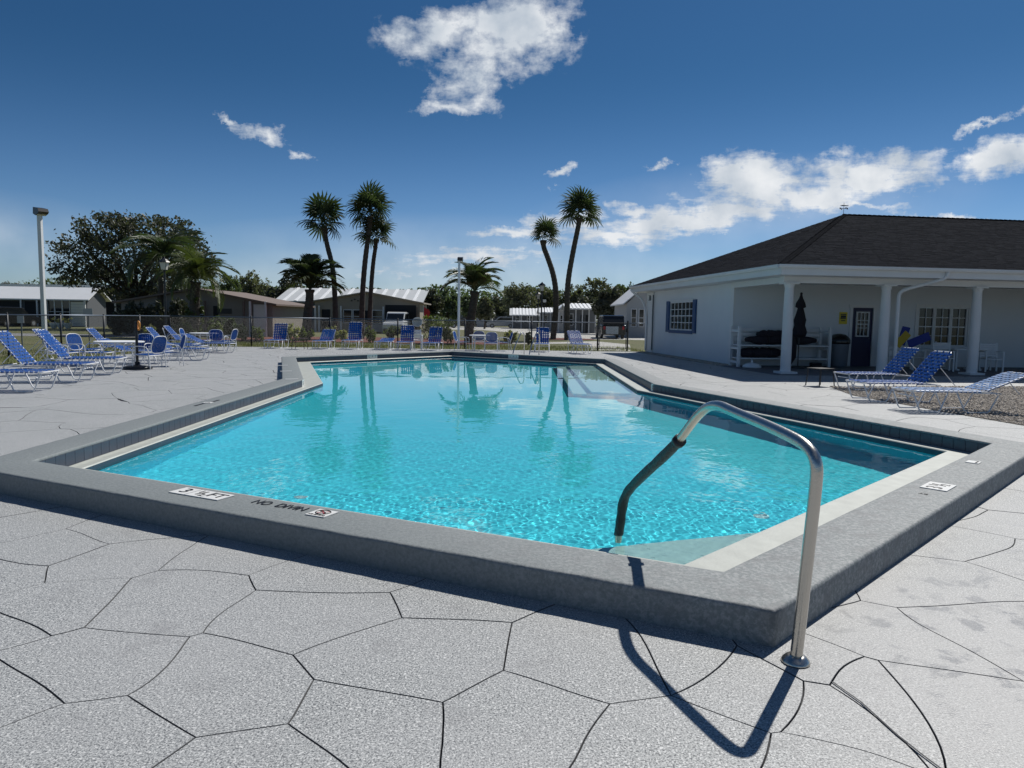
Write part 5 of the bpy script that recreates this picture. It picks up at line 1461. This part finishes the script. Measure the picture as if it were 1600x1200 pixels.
def fan_frond(R_=1.0, seed=0):
    r_ = random.Random(seed); mb = MB(); pet = .42 * R_
    mb.tube([(0, 0, 0), (pet * .5, 0, .03), (pet, 0, 0)], [.022, .015, .010], 4)
    for k in range(18):
        a = R(-128 + 256 * k / 17); L_ = R_ * .60 * (1 - .25 * abs(a) / 2.3) * r_.uniform(.88, 1.08); wv = .031 * R_
        d = Vector((math.cos(a), math.sin(a), 0)); s_ = Vector((-d.y, d.x, 0))
        c0 = Vector((pet, 0, 0)); dz = -.04 * abs(math.sin(a))
        m1 = c0 + d * L_ * .5 + Vector((0, 0, dz + .02)); m2 = c0 + d * L_ * .82 + Vector((0, 0, dz - .05 * R_)); m3 = c0 + d * L_ + Vector((0, 0, dz - .17 * R_ * r_.uniform(.6, 1.4)))
        mb.add([c0, m1 - s_ * wv, m1 + s_ * wv, m2 - s_ * wv * .7, m2 + s_ * wv * .7, m3], [(0, 1, 2), (1, 3, 4, 2), (3, 5, 4)])
    return mb
FANS = [fan_frond(1, s_).mesh('frond', M['fan']) for s_ in range(4)]
def feather_frond(m, droop=.55, seed=0, lift=.5):
    r_ = random.Random(seed); mb = MB(); pts = []
    for k in range(13):
        t_ = k / 12; pts.append(Vector((t_ * (1 - .22 * t_ * t_), 0, lift * t_ - (lift + droop) * t_ ** 2.3)))
    mb.tube(pts, [.018 * (1 - .8 * k / 12) for k in range(13)], 4)
    for k in range(2, 13):
        for q in range(3):
            t_ = (k + q / 3) / 13; i_ = min(11, int(t_ * 12)); p = pts[i_].lerp(pts[i_ + 1], t_ * 12 - i_); d = (pts[i_ + 1] - pts[i_]).normalized()
            L_ = .30 * math.sin(math.pi * min(1, .15 + t_ * .85)) ** .6 * r_.uniform(.85, 1.1) + .04
            for s_ in (-1, 1):
                v = (d * .75 + Vector((0, s_ * .75, .22 + r_.uniform(-.15, .1)))).normalized(); n_ = v.cross(Vector((0, 0, 1))).normalized() * .011
                e1 = p + v * L_ * .6; e2 = p + v * L_ + Vector((0, 0, -.07 - .05 * r_.random()))
                mb.add([p - n_ * .6, p + n_ * .6, e1 + n_, e1 - n_, e2], [(0, 1, 2, 3), (3, 2, 4)])
    return mb
def palm(name, label, path_px, Y, crown_px, rad_px, kind, nf, m_fronds, seed, tr=.2, group='palms beyond the fence', bulge=True, elev=(-35, 85)):
    pts = [P(px, py, Y) for px, py in path_px]; base = Vector((pts[0].x, Y, -.04)); pts[0] = base.copy()
    e = empty(name, base, 0, label, 'palm tree', group)
    pl_ = [p - base for p in pts]; sm = smooth_path(pl_, it=2); n = len(sm)
    rr = []
    for i_ in range(n):
        t_ = i_ / (n - 1); q = tr * (1.18 - .3 * t_) if t_ < .82 else tr * (1.0 + (.35 * math.sin((t_ - .82) / .18 * math.pi) if bulge else .2))
        rr.append(q * (1 + .05 * noise.noise(Vector((i_ * .7, seed, 0)))))
    # finely ringed trunk
    fine, fr2 = [], []
    for i_ in range(n - 1):
        for q in range(3): fine.append(sm[i_].lerp(sm[i_ + 1], q / 3)); fr2.append((rr[i_] + (rr[i_ + 1] - rr[i_]) * q / 3) * (1.04 if (i_ * 3 + q) % 2 else .97))
    fine.append(sm[-1]); fr2.append(rr[-1] * .6)
    MB().tube(fine, fr2, 10).build('trunk', M['trunk'], e, smooth=False)
    c_ = P(crown_px[0], crown_px[1], Y) - base; rad = rad_px * Y / FPX; r_ = random.Random(seed)
    top = pl_[-1]
    for k in range(nf):
        az = k * 2.39996 + r_.uniform(-.2, .2); t_ = (k + .5) / nf
        el = R(elev[0] + (elev[1] - elev[0]) * t_ ** .8 + r_.uniform(-8, 8)); s_ = rad * r_.uniform(.88, 1.18)
        o = bpy.data.objects.new('frond', r_.choice(m_fronds)); COL.objects.link(o); o.parent = e
        o.location = top + (c_ - top) * .35; o.scale = (s_, s_, s_)
        o.rotation_euler = (Matrix.Rotation(az, 3, 'Z') @ Matrix.Rotation(-el, 3, 'Y') @ Matrix.Rotation(r_.uniform(-.7, .7), 3, 'X')).to_euler()
    return e
palm('cabbage_palm', 'leaning fan palm, leftmost of the tall group of three', [(524, 528), (524, 470), (520, 415), (510, 380), (506, 352)], 47, (503, 335), 41, 'fan', 19, FANS, 31, .155)
palm('cabbage_palm', 'tallest fan palm in the middle of the group of three', [(565, 526), (566, 460), (571, 400), (577, 362), (579, 338)], 49, (576, 316), 42, 'fan', 21, FANS, 32, .165)
palm('cabbage_palm', 'shorter fan palm just right of the tallest one, crown overlapping its trunk', [(577, 526), (579, 460), (583, 410), (587, 385), (588, 372)], 50, (590, 358), 35, 'fan', 18, FANS, 33, .14)
palm('cabbage_palm', 'S-curved shorter fan palm of the right-hand pair', [(864, 528), (870, 470), (866, 432), (855, 400), (849, 386), (849, 375)], 55, (856, 352), 28, 'fan', 18, FANS, 34, .20)
palm('cabbage_palm', 'tall fan palm leaning right, taller one of the right-hand pair', [(886, 528), (886, 480), (887, 440), (895, 395), (904, 352), (906, 340)], 54, (909, 316), 38, 'fan', 21, FANS, 35, .195)
FE = [feather_frond(M['feather'], .5, s_, .35).mesh('frond', M['feather']) for s_ in range(3)]
FP = [feather_frond(M['fan'], .38, s_, .25).mesh('frond', M['fan']) for s_ in range(3)]
FQ = [feather_frond(M['feather'], .4, s_, .25).mesh('frond', M['feather']) for s_ in range(3)]
FO = [feather_frond(M['olive'], .55, s_, .3).mesh('frond', M['olive']) for s_ in range(3)]
FD = [feather_frond(M['fan'], .6, s_, .35).mesh('frond', M['fan']) for s_ in range(3)]
palm('pindo_palm', 'short stout feather palm left of the three tall palms', [(478, 530), (480, 495), (484, 468), (484, 452)], 45, (484, 452), 60, 'feather', 28, FP, 41, .25, bulge=False, elev=(22, 88))
palm('pindo_palm', 'short stout feather palm right of the middle light pole', [(732, 528), (735, 500), (740, 475), (742, 455)], 44, (743, 452), 54, 'feather', 28, FQ, 42, .24, bulge=False, elev=(18, 88))
palm('queen_palm', 'dark feather palm in front of the big spreading tree', [(252, 530), (250, 470), (254, 415)], 50, (256, 405), 68, 'feather', 26, FE, 43, .2, bulge=False, elev=(-15, 80))
palm('queen_palm', 'yellow-green feather palm with an ivy-clad trunk, right of the lantern post', [(304, 530), (304, 490), (305, 450), (306, 440)], 46, (308, 425), 56, 'feather', 30, FO, 44, .3, bulge=False, elev=(-20, 80))

# trees beyond
def simple_tree(label, px, ytop, wpx, Y, m, seed, ybot=None, n=2600, size=.7, group='trees beyond the houses', name='broadleaf_tree'):
    k = Y / FPX; x = PX(px, Y); H_ = P(px, ytop, Y).z; w_ = wpx * k / 2; zc = max(1.2, (P(px, ybot, Y).z if ybot else H_ * .3))
    r_ = random.Random(seed); lobes = []
    for i_ in range(7):
        a = r_.uniform(-1, 1); b_ = r_.uniform(0, 1)
        rz_ = (H_ - zc) * r_.uniform(.2, .3); rx_ = w_ * r_.uniform(.32, .5)
        lobes.append((a * (w_ - rx_) * (1 - .35 * b_), r_.uniform(-.4, .4) * w_, zc + rz_ + b_ * (H_ - zc - 2 * rz_), rx_, rx_, rz_))
    lobes.append((0, 0, H_ - (H_ - zc) * .25, w_ * .5, w_ * .5, (H_ - zc) * .25)); lobes.append((0, 0, zc + (H_ - zc) * .35, w_ * .8, w_ * .6, (H_ - zc) * .35))
    return tree(name, label, 'tree', (x, Y, -.04), lobes, n, size, m, max(.12, w_ * .05), zc + .5, seed, group, limbs=8)
random.seed(3)
sides = [
 ('low dark tree in the far tree line at the left picture edge', 10, 440, 90, 150, 'leafd'), ('rounded tree in the far tree line left of the white pole', 45, 443, 70, 165, 'leafg'),
 ('olive tree in the far tree line just right of the white pole', 100, 440, 80, 160, 'leafo'), ('far dark tree at the left foot of the big spreading tree', 140, 443, 70, 150, 'leafd'),
 ('bushy green tree behind the beige house', 350, 428, 75, 88, 'leafg'), ('rounded olive tree right of the bushy one behind the beige house', 392, 424, 70, 96, 'leafo'), ('small dark tree filling the gap beside the white-roofed house', 428, 448, 50, 84, 'leafd'),
 ('dark tree behind the white metal roof, left of the pindo palm', 456, 424, 60, 82, 'leafd'), ('dark tree behind the white metal roof, right of the pindo palm', 505, 432, 48, 86, 'leafd'),
 ('cabbage-like dark tree right of the tan gabled house', 672, 446, 48, 80, 'leafd'), ('loose green tree with pale top beyond the tan house', 700, 444, 46, 92, 'leafg'), 
 ('low green tree behind the middle light pole', 728, 456, 50, 120, 'leafg'), ('yellow-green tree just right of the short middle palm', 757, 458, 34, 105, 'leafo'),
 ('open-crowned oak with sky showing through, right of the middle palm', 812, 434, 74, 130, 'leafo'), ('dark tree between the oak and the lantern posts', 782, 456, 50, 150, 'leafd'),
 ('brownish tree behind the lantern posts', 848, 445, 60, 140, 'leafo'), ('rounded brown-green tree behind the pair of palms', 895, 437, 62, 130, 'leafo'), 
 ('tall hazy tree right of the pair of palms', 935, 428, 72, 120, 'leafo'), ('hazy green tree at the clubhouse eave', 975, 436, 60, 125, 'leafg'), ('dark tree in the row behind the right-hand homes', 915, 455, 60, 112, 'leafd'),
 ('far tree seen over the clubhouse corner', 1010, 440, 50, 130, 'leafg')]
for i_, (lbx, px, yt, wp, Y, mk) in enumerate(sides):
    simple_tree(lbx, px, yt + (6 if px > 640 else 0), wp, Y, M[mk], 100 + i_, ybot=500 - (4 if Y > 110 else 0), n=5600 if wp > 55 else 4200, size=.34 if Y < 100 else .45)
simple_tree('dense round almost black oak beside the clubhouse gable', 955, 448, 70, 78, M['leafd'], 160, ybot=498, n=9000, size=.42, group=None, name='dense_oak')
# far mass
def mass(name, label, x0, x1, Y, h0, h1, n, m, seed):
    r_ = np.random.default_rng(seed); x = r_.uniform(x0, x1, n); top = h0 + (h1 - h0) * np.array([.5 + .5 * noise.noise(Vector((v * .07, seed, 0))) for v in x])
    C_ = np.stack([x, Y + r_.uniform(-6, 6, n), r_.uniform(0, 1, n) ** .8 * top], 1)
    o = quads(name, C_, None, r_.uniform(.5, 1.3, n), m, None, .7, seed); tag(o, label, 'trees', kind='stuff')
mass('distant_woods', 'far dark band of woods along the whole horizon', -260, 260, 215, 7.5, 12.5, 60000, M['leafg'], 5)

# shrubs and garden plants
def shrub(label, px, ytop, ybase, wpx, Y, m, seed, n=500, size=.16, name='garden_shrub'):
    k = Y / FPX; h_ = max(.3, P(px, ytop, Y).z); x = PX(px, Y); w_ = wpx * k / 2; r_ = random.Random(seed)
    lobes = [(r_.uniform(-.5, .5) * w_, r_.uniform(-.3, .3), h_ * r_.uniform(.35, .65), w_ * .5, w_ * .45, h_ * .36) for _ in range(5)]
    e = empty(name, (x, Y, -.04), 0, label, 'shrub', 'shrubs in the beds behind the fence')
    C_ = crown_points(lobes, n, seed, .3); C_[:, 2] = np.abs(C_[:, 2])
    quads('foliage', C_, None, np.random.default_rng(seed).uniform(size * .6, size * 1.4, len(C_)), m, e, .5, seed)
    mb = MB()
    for q in range(5): mb.tube([(0, 0, 0), (r_.uniform(-.4, .4) * w_, r_.uniform(-.2, .2), h_ * .5)], .015, 4)
    mb.build('stems', M['bark'], e)
for a in (('pale flowering shrub below the beige house wall', 378, 500, 525, 34, 42, 'leafp', 1), ('yellow-green shrub left of the first far lounger', 400, 503, 527, 26, 40, 'leafy', 2), ('bright shrub between the first and second far lounger', 452, 498, 530, 40, 40, 'leafp', 3),
          ('low shrub behind the brown side table', 478, 508, 530, 24, 41, 'leafy', 4), ('pale shrub behind the second far lounger', 520, 508, 528, 22, 42, 'leafp', 5), ('small pale shrub at the foot of the tallest palm', 535, 512, 528, 16, 42, 'leafp', 6),
          ('round green shrub left of the flat lounger', 582, 505, 530, 26, 42, 'leafy', 7), ('spiky grey-green shrub behind the flat lounger', 612, 503, 528, 34, 43, 'leafg', 8), ('large leafy bush right of the tan house', 668, 486, 520, 58, 50, 'leafy', 9),
          ('tall bush below the loose green tree', 690, 488, 522, 50, 54, 'leafg', 10), ('tan ornamental grass clump left of the middle pole', 700, 508, 526, 26, 43, 'leafp', 11), ('brownish shrub behind the middle table', 800, 513, 528, 30, 44, 'leafp', 12),
          ('dark rounded bush behind the umbrella pole', 238, 505, 520, 30, 38, 'leafp', 13), ('green hedge clump at the foot of the lantern post', 285, 500, 522, 46, 44, 'leafg', 14), ('dark bush at the foot of the yellow-green palm', 330, 500, 524, 40, 44, 'leafy', 15),
          ('dark green bush right of the gable below the dense oak', 985, 490, 510, 20, 70, 'leafg', 16), ('low dark bush by the ladder behind the lawn', 826, 518, 534, 16, 43, 'leafd', 17)):
    shrub(a[0], a[1], a[2], a[3], a[4], a[5], M[a[6]], a[7], n=900, size=.17)
for i_, (px, yt, wp, Y, lbx) in enumerate(((186, 478, 44, 48, 'dark tall bush under the left side of the big spreading tree'), (212, 464, 54, 47.5, 'dark tall bush under the middle of the big spreading tree'), (240, 470, 46, 48, 'dark tall bush just left of the lantern post'), (280, 464, 44, 48, 'dark tall bush between the lantern post and the yellow-green palm'), (338, 492, 34, 47, 'low dark bush right of the ivy-clad palm trunk'), (362, 496, 30, 46.5, 'low green bush under the beige house window'))):
    shrub(lbx, px, yt, 520, wp, Y, M['leafd' if i_ < 4 else 'leafg'], 60 + i_, n=2600, size=.22, name='tall_bush')
# ivy on trunk
iv = crown_points([(0, 0, .9, .5, .5, .9), (0, 0, 1.9, .52, .5, .8)], 900, 77, .8)
qp = [o for o in COL.objects if o.name == 'queen_palm.001'][0]
quads('ivy', iv, None, np.full(len(iv), .2), M['olive'], qp, .6, 77)

# ---------------------------------------------------------------- houses
def gable_roof(mb, w_, d_, z0, zr, ov=.35, thick=.12, along_='x'):
    """ridge along x (or y): sloped slabs"""
    if along_ == 'x':
        y0, y1, x0, x1 = -ov, d_ + ov, -w_ / 2 - ov, w_ / 2 + ov; ym_ = d_ / 2
        P_ = [(y0, z0), (ym_, zr), (y1, z0), (y1, z0 - thick), (ym_, zr - thick), (y0, z0 - thick)]
        vs = [(x0, y, z) for y, z in P_] + [(x1, y, z) for y, z in P_]
    else:
        y0, y1, x0, x1 = -ov, d_ + ov, -w_ / 2 - ov, w_ / 2 + ov
        P_ = [(x0, z0), (0, zr), (x1, z0), (x1, z0 - thick), (0, zr - thick), (x0, z0 - thick)]
        vs = [(x, y0, z) for x, z in P_] + [(x, y1, z) for x, z in P_]
    n = 6
    mb.add(vs, [(0, 1, 7, 6), (1, 2, 8, 7), (2, 3, 9, 8), (3, 4, 10, 9), (4, 5, 11, 10), (5, 0, 6, 11), (0, 5, 4, 1), (1, 4, 3, 2), (6, 7, 10, 11), (7, 8, 9, 10)])
    return mb
def ribs(parent, w_, d_, z0, zr, ov, n, m, along_='x'):
    mb = MB()
    for i_ in range(n):
        x = -w_ / 2 + w_ * (i_ + .5) / n
        ln = math.hypot(d_ / 2 + ov, zr - z0); a = math.atan2(zr - z0, d_ / 2 + ov)
        mb.box((x, -ov + (d_ / 2 + ov) / 2, (z0 + zr) / 2 + .035), (.28, ln, .06), 0, 0, a)
    return mb.build('roof_rib', m, parent)
def house(name, label, px0, px1, Y, dpt, ze, zr, wallm, roofm, along_='x', rz=0.0, wins=(), doors=(), posts=0, ribn=0, porch=0.0, ribm=None, group=None, shade_panels=()):
    x0, x1 = PX(px0, Y), PX(px1, Y); w_ = x1 - x0
    e = empty(name, ((x0 + x1) / 2, Y, -.04), rz, label, 'house', group)
    wm_ = MB().box((0, dpt / 2 + porch / 2, ze / 2), (w_, dpt - porch, ze))
    if along_ == 'y': wm_.add([(-w_ / 2, porch, ze), (w_ / 2, porch, ze), (0, porch, zr - .12), (-w_ / 2, dpt, ze), (w_ / 2, dpt, ze), (0, dpt, zr - .12)], [(0, 1, 2), (5, 4, 3), (0, 2, 5, 3), (1, 4, 5, 2)])
    else: wm_.add([(-w_ / 2, porch, ze), (-w_ / 2, dpt, ze), (-w_ / 2, (dpt) / 2, zr - .12), (w_ / 2, porch, ze), (w_ / 2, dpt, ze), (w_ / 2, dpt / 2, zr - .12)], [(0, 2, 1), (3, 4, 5), (0, 3, 5, 2), (1, 2, 5, 4)])
    wm_.build('wall', wallm, e)
    gable_roof(MB(), w_, dpt, ze, zr, .4, .12, along_).build('roof', roofm, e)
    if ribn: ribs(e, w_, dpt, ze, zr, .4, ribn, ribm or M['metalroof'], along_)
    yy = porch
    for a, b, z0, z1 in wins:
        xc, ww = (PX(a, Y) + PX(b, Y)) / 2 - (x0 + x1) / 2, PX(b, Y) - PX(a, Y)
        f = MB()
        for s_ in (-1, 1): f.box((xc + s_ * (ww / 2), yy - .03, (z0 + z1) / 2), (.07, .08, z1 - z0 + .07)); f.box((xc, yy - .03, (z0 + z1) / 2 + s_ * (z1 - z0) / 2), (ww - .08, .075, .07))
        f.box((xc, yy - .03, (z0 + z1) / 2), (ww - .08, .05, .05))
        wo = f.build('window', M['trim'], e); MB().box((xc, yy - .01, (z0 + z1) / 2), (ww - .05, .03, z1 - z0 - .05)).build('pane', M['glass'], wo)
    for a, b, z1 in doors:
        xc, ww = (PX(a, Y) + PX(b, Y)) / 2 - (x0 + x1) / 2, PX(b, Y) - PX(a, Y)
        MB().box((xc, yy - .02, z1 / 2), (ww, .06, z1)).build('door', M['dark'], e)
    for a, b in shade_panels:
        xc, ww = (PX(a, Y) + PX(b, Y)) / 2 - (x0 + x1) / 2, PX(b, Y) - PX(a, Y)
        MB().box((xc, yy - .015, ze * .46), (ww, .05, ze * .9)).build('carport_shade_panel', M['dark'], e)  # solid dark panel, painted as the shade inside the carport
    for k in range(posts):
        x = -w_ / 2 + .1 + (w_ - .2) * k / max(1, posts - 1)
        MB().box((x, .05, ze / 2 - .05), (.12, .12, ze - .1)).build('post', M['trim'], e)
    return e
# left white home with carport and screen room
YH = 74
e = house('mobile_home', 'white-roofed home with carport and screen room at the left picture edge', -60, 137, YH, 3.4, P(100, 467, YH).z, P(20, 446, YH).z, M['greywall'], M['metalroof'], 'x', 0, wins=[(76, 86, .3, 2.75), (87, 98, .3, 2.75), (99, 110, .3, 2.75)], shade_panels=((-30, 36), (40, 62)), posts=0, porch=.0)
x_ = lambda px: PX(px, YH) - (PX(-60, YH) + PX(137, YH)) / 2
mb = MB()
for i_ in range(9): mb = MB().box(((x_(112) + x_(134)) / 2, -.06 - .012 * (i_ % 1), .2 + i_ * .28), (x_(134) - x_(112), .05, .26), 0, 0, R(6)); mb.build('siding_board', M['siding'], e)
for px in (37, 62, 74, 136): MB().box((x_(px), -.3, 1.35), (.14, .14, 2.7)).build('post', M['trim'], e)
# long flat carport roof behind
YF = 88
x0, x1 = PX(-40, YF), PX(215, YF); zt = P(100, 444, YF).z
e = empty('long_carport', ((x0 + x1) / 2, YF, -.04), 0, 'long flat white-edged carport roof behind the left home', 'carport')
MB().box((0, 4, zt - .17), (x1 - x0, 8, .3)).build('roof', M['metalroof'], e)
MB().box((0, 7.5, zt / 2 - .2), (x1 - x0 - .4, .2, zt - .4)).build('wall', M['dark'], e)  # wall coloured near black to paint the shade under the roof
for px in (112, 150, 180, 210): MB().box((PX(px, YF) - (x0 + x1) / 2, .1, zt / 2 - .2), (.14, .14, zt - .35)).build('post', M['palewall'], e)
MB().box((PX(180, YF) - (x0 + x1) / 2, .0, zt * .62), (6.5, .08, .1)).build('rail', M['palewall'], e)
# beige house
YE = 50
e = house('beige_house', 'low beige house with a sloping roof behind the yellow-green palm', 190, 426, YE, 9, P(424, 474, YE).z, P(300, 449, YE).z, M['beige'], M['brownroof'], 'y', 0, wins=[(311, 322, .9, 2.1)], doors=((334, 341, 2.1), (278, 288, 2.1)), shade_panels=(), posts=0)
xx = lambda px: PX(px, YE) - (PX(190, YE) + PX(426, YE)) / 2
for px in (324, 384, 394, 418): MB().box((xx(px), -.35, 1.2), (.13, .13, 2.5)).build('post', M['brownroof'] if px < 390 else M['trim'], e)
MB().box((xx(352), -.04, 1.75), (.9, .05, .35)).build('wall_ornament', M['black'], e)
MB().box((xx(407), -.06, 1.15), (xx(416) - xx(396), .06, 2.2)).build('sunlit_wall_panel', M['siding'], e)  # pale board painting the sunlight on the beige side wall
# tan gabled home with ribbed white metal roof
YG = 72
e = house('ribbed_roof_house', 'grey house with a white ribbed metal roof behind the three tall palms', 436, 655, YG + 3, 10, P(540, 470, YG).z, P(540, 453, YG + 6).z + .25, M['greywall'], M['greyroof'], 'x', 0, ribn=12)
e = house('tan_gable_house', 'tan front-gabled house with porch windows and carport behind the three tall palms', 492, 656, YG - 3, 5.5, P(640, 472, YG - 3).z, P(556, 454.5, YG - 3).z, M['tan'], M['tan'], 'y', 0, wins=[(537, 550, .9, 2.15), (552, 566, .9, 2.15), (582, 598, .9, 2.15)], doors=((503, 516, 2.15), (568, 578, 2.1)), shade_panels=((602, 650),), posts=0)
xx = lambda px: PX(px, YG - 3) - (PX(492, YG - 3) + PX(656, YG - 3)) / 2
for px in (494, 500, 534, 600, 652): MB().box((xx(px), -.3, 1.25), (.14, .14, 2.5)).build('post', M['trim'] if px != 652 else M['brownroof'], e)
MB().box((xx(590), -.28, .45), (xx(600) - xx(537), .05, .7)).build('skirt_panel', M['palewall'], e)
for k, (dx_, dz_) in enumerate(((-.3, 0), (0, .12), (.3, 0))): MB().add([(xx(556) + dx_ - .12, -.44, 3.0 + dz_), (xx(556) + dx_, -.44, 3.1 + dz_), (xx(556) + dx_ + .12, -.44, 3.0 + dz_), (xx(556) + dx_, -.41, 2.93 + dz_)], [(0, 1, 2, 3)]).build('gable_ornament', M['black'], e)
# far homes
gH = 'homes across the far street'
house('mobile_home', 'far grey-roofed home left of the middle palm', 697, 735, 140, 8, P(716, 486, 140).z, P(716, 479, 140).z, M['greywall'], M['greyroof'], 'x', 0, wins=((712, 718, 1, 2), (722, 729, 1, 2)), group=gH, ribn=5)
house('mobile_home', 'far home with a pale gabled end just right of the middle palm', 744, 768, 125, 9, P(756, 488, 125).z, P(756, 481, 125).z + .3, M['palewall'], M['metalroof'], 'y', 0, wins=((748, 753, 1, 2),), doors=((757, 761, 2),), group=gH)
house('mobile_home', 'far low home with a long grey roof behind the white van', 766, 800, 150, 8, P(780, 488, 150).z, P(780, 481, 150).z, M['greywall'], M['greyroof'], 'x', 0, wins=((772, 778, 1, 2), (786, 792, 1, 2)), group=gH)
house('mobile_home', 'far home with a striped awning roof left of the lantern posts', 800, 842, 112, 8, P(820, 492, 112).z, P(820, 481, 112).z, M['greywall'], M['greyroof'], 'x', 0, wins=((806, 812, 1, 2.1), (824, 832, 1, 2.1)), posts=4, ribn=8, porch=1.5, group=gH)
house('mobile_home', 'far home with a bright striped roof between the lantern posts and the palms', 846, 874, 98, 8, P(860, 488, 98).z, P(860, 480, 98).z, M['palewall'], M['greyroof'], 'x', 0, wins=((850, 856, 1, 2.1), (864, 870, 1, 2.1)), posts=3, ribn=6, porch=1.2, group=gH)
house('mobile_home', 'far home with a porch and small gable between the two right palms', 872, 892, 92, 8, P(880, 486, 92).z, P(880, 474, 92).z, M['palewall'], M['metalroof'], 'y', 0, wins=((876, 880, 1, 2.1),), posts=2, porch=1.0, group=gH)
house('mobile_home', 'grey home with white porch posts and striped roof right of the palms', 888, 932, 82, 8, P(910, 482, 82).z, P(910, 473, 82).z, M['greywall'], M['greyroof'], 'x', 0, wins=((891, 897, .9, 2.2),), doors=((909, 914, 2.1), (917, 922, 2.1)), posts=5, ribn=7, porch=1.4, group=gH)
e = house('gable_house', 'pale gabled house with tall windows just left of the clubhouse', 979, 1032, 66, 8, P(1000, 474, 66).z, P(1000, 445, 66).z, M['palewall'], M['trim'], 'y', 0, wins=((986, 994, 1.0, 2.6), (998, 1006, 1.0, 2.6)), posts=0)

# ---------------------------------------------------------------- vehicles
def car(name, label, loc_, rz, L_, W_, H_, paint, suv=True, group=None):
    e = empty(name, loc_, rz, label, 'car', group)
    h_ = H_; b0 = .32
    body = [(-L_ / 2, b0), (-L_ / 2, h_ * .52), (-L_ / 2 + .12, h_ * .58), (L_ * .22, h_ * .58), (L_ * .46, h_ * .5), (L_ / 2, h_ * .40), (L_ / 2, b0)]
    MB().extrude_y(body, -W_ / 2, W_ / 2).build('body', paint, e, bevel=.05)
    cab = [(-L_ / 2 + .1, h_ * .57), (-L_ / 2 + .32, h_ * .97), (-L_ / 2 + .6, h_), (L_ * .02, h_), (L_ * .10, h_ * .97), (L_ * .25, h_ * .57)]
    MB().extrude_y(cab, -W_ / 2 + .1, W_ / 2 - .1).build('cabin', paint, e, bevel=.04)
    for s_ in (-1, 1):
        g_ = [(-L_ / 2 + .35, h_ * .61), (-L_ / 2 + .5, h_ * .92), (L_ * .05, h_ * .92), (L_ * .19, h_ * .61)]
        MB().extrude_y(g_, s_ * (W_ / 2 - .095) - .006, s_ * (W_ / 2 - .095) + .006).build('side_window', M['glass'], e)
    a = math.atan2(h_ * .38, L_ * .14)
    MB().box((L_ * .185 + .01, 0, h_ * .77), (.02, W_ - .35, h_ * .38), 0, -(math.pi / 2 - a)).build('windscreen', M['glass'], e)
    MB().box((-L_ / 2 + .195, 0, h_ * .77), (.02, W_ - .35, h_ * .3), 0, R(28)).build('rear_window', M['glass'], e)
    for x in (-L_ * .3, L_ * .31):
        for s_ in (-1, 1):
            w_ = MB().tube([(x, s_ * (W_ / 2 - .2), .34), (x, s_ * (W_ / 2 + .01), .34)], .34, 16).build('wheel', M['tyre'], e)
            MB().tube([(x, s_ * (W_ / 2), .34), (x, s_ * (W_ / 2 + .02), .34)], .2, 12).build('rim', M['cars'], w_)
    for s_ in (-1, 1):
        MB().box((L_ / 2 - .02, s_ * W_ * .36, h_ * .38), (.06, .3, .12)).build('headlight', M['glassp'], e)
        MB().box((-L_ / 2 - .0, s_ * W_ * .4, h_ * .46), (.05, .16, .25)).build('tail_light', M['red'], e)
    MB().box((L_ / 2, 0, .4), (.08, W_ * .9, .16)).box((-L_ / 2, 0, .4), (.08, W_ * .9, .16)).build('bumper', M['cark'], e)
    return e
YC = 66.8
car('parked_car', 'silver white SUV parked nose-out in the carport of the tan house', (PX(620, YC), YC, -.03), R(-90), 4.6, 1.85, P(620, 489, YC).z + .12, M['carw'])
car('parked_car', 'pale SUV seen from the side on the far street', (PX(784, 118), 118, -.03), R(178), 4.9, 1.9, 1.85, M['cars'])
car('parked_car', 'dark pickup-like vehicle parked in front of the black oak', (PX(953, 62), 62, -.03), R(90), 5.2, 1.95, 1.95, M['cark'])
car('parked_car', 'dark vehicle under the left carport', (PX(18, 70), 70, -.03), R(80), 5.0, 1.95, 1.9, M['cark'])
car('parked_car', 'small dark car behind the middle palm', (PX(722, 110), 110, -.03), R(10), 4.4, 1.8, 1.5, M['cark'])
# bicycles/planters by the screen room
for i_, (px, lbx) in enumerate(((84, 'pale low garden urn row in front of the left screen room, left one'), (95, 'pinkish low planter in front of the left screen room, middle one'), (106, 'pale low planter in front of the left screen room, right one'))):
    e = empty('planter', (PX(px, 66), 66, -.03), 0, lbx, 'planter', 'planters by the screen room')
    MB().lathe([(.2, 0), (.35, .3), (.4, .5), (.32, .5)], (0, 0, 0), 12).build('pot', M['siding'], e)
    C_ = crown_points([(0, 0, .7, .5, .4, .3)], 160, i_); quads('foliage', C_, None, np.full(len(C_), .16), M['leafp'], e, .5, i_)
# flag at the corner of the tan house
p = P(662, 478, 67)
e = empty('flag', (p.x, 67, 0), 0, 'red cloth flag hanging at the right corner of the tan house', 'flag')
MB().tube([(0, 0, -.04), (0, 0, 2.6)], .025, 6).build('pole', M['trim'], e)
MB().add([(0, 0, 2.5), (.25, .05, 2.3), (.45, -.04, 2.25), (.6, .03, 2.0), (.5, 0, 1.4), (.3, .04, 1.5), (.1, -.03, 1.6), (0, 0, 1.8)], [(0, 1, 6, 7), (1, 2, 5, 6), (2, 3, 4, 5)]).build('cloth', M['red'], e)
print('objects', len(bpy.data.objects), 'tris', sum(len(o.data.polygons) for o in bpy.data.objects if o.type == 'MESH'))
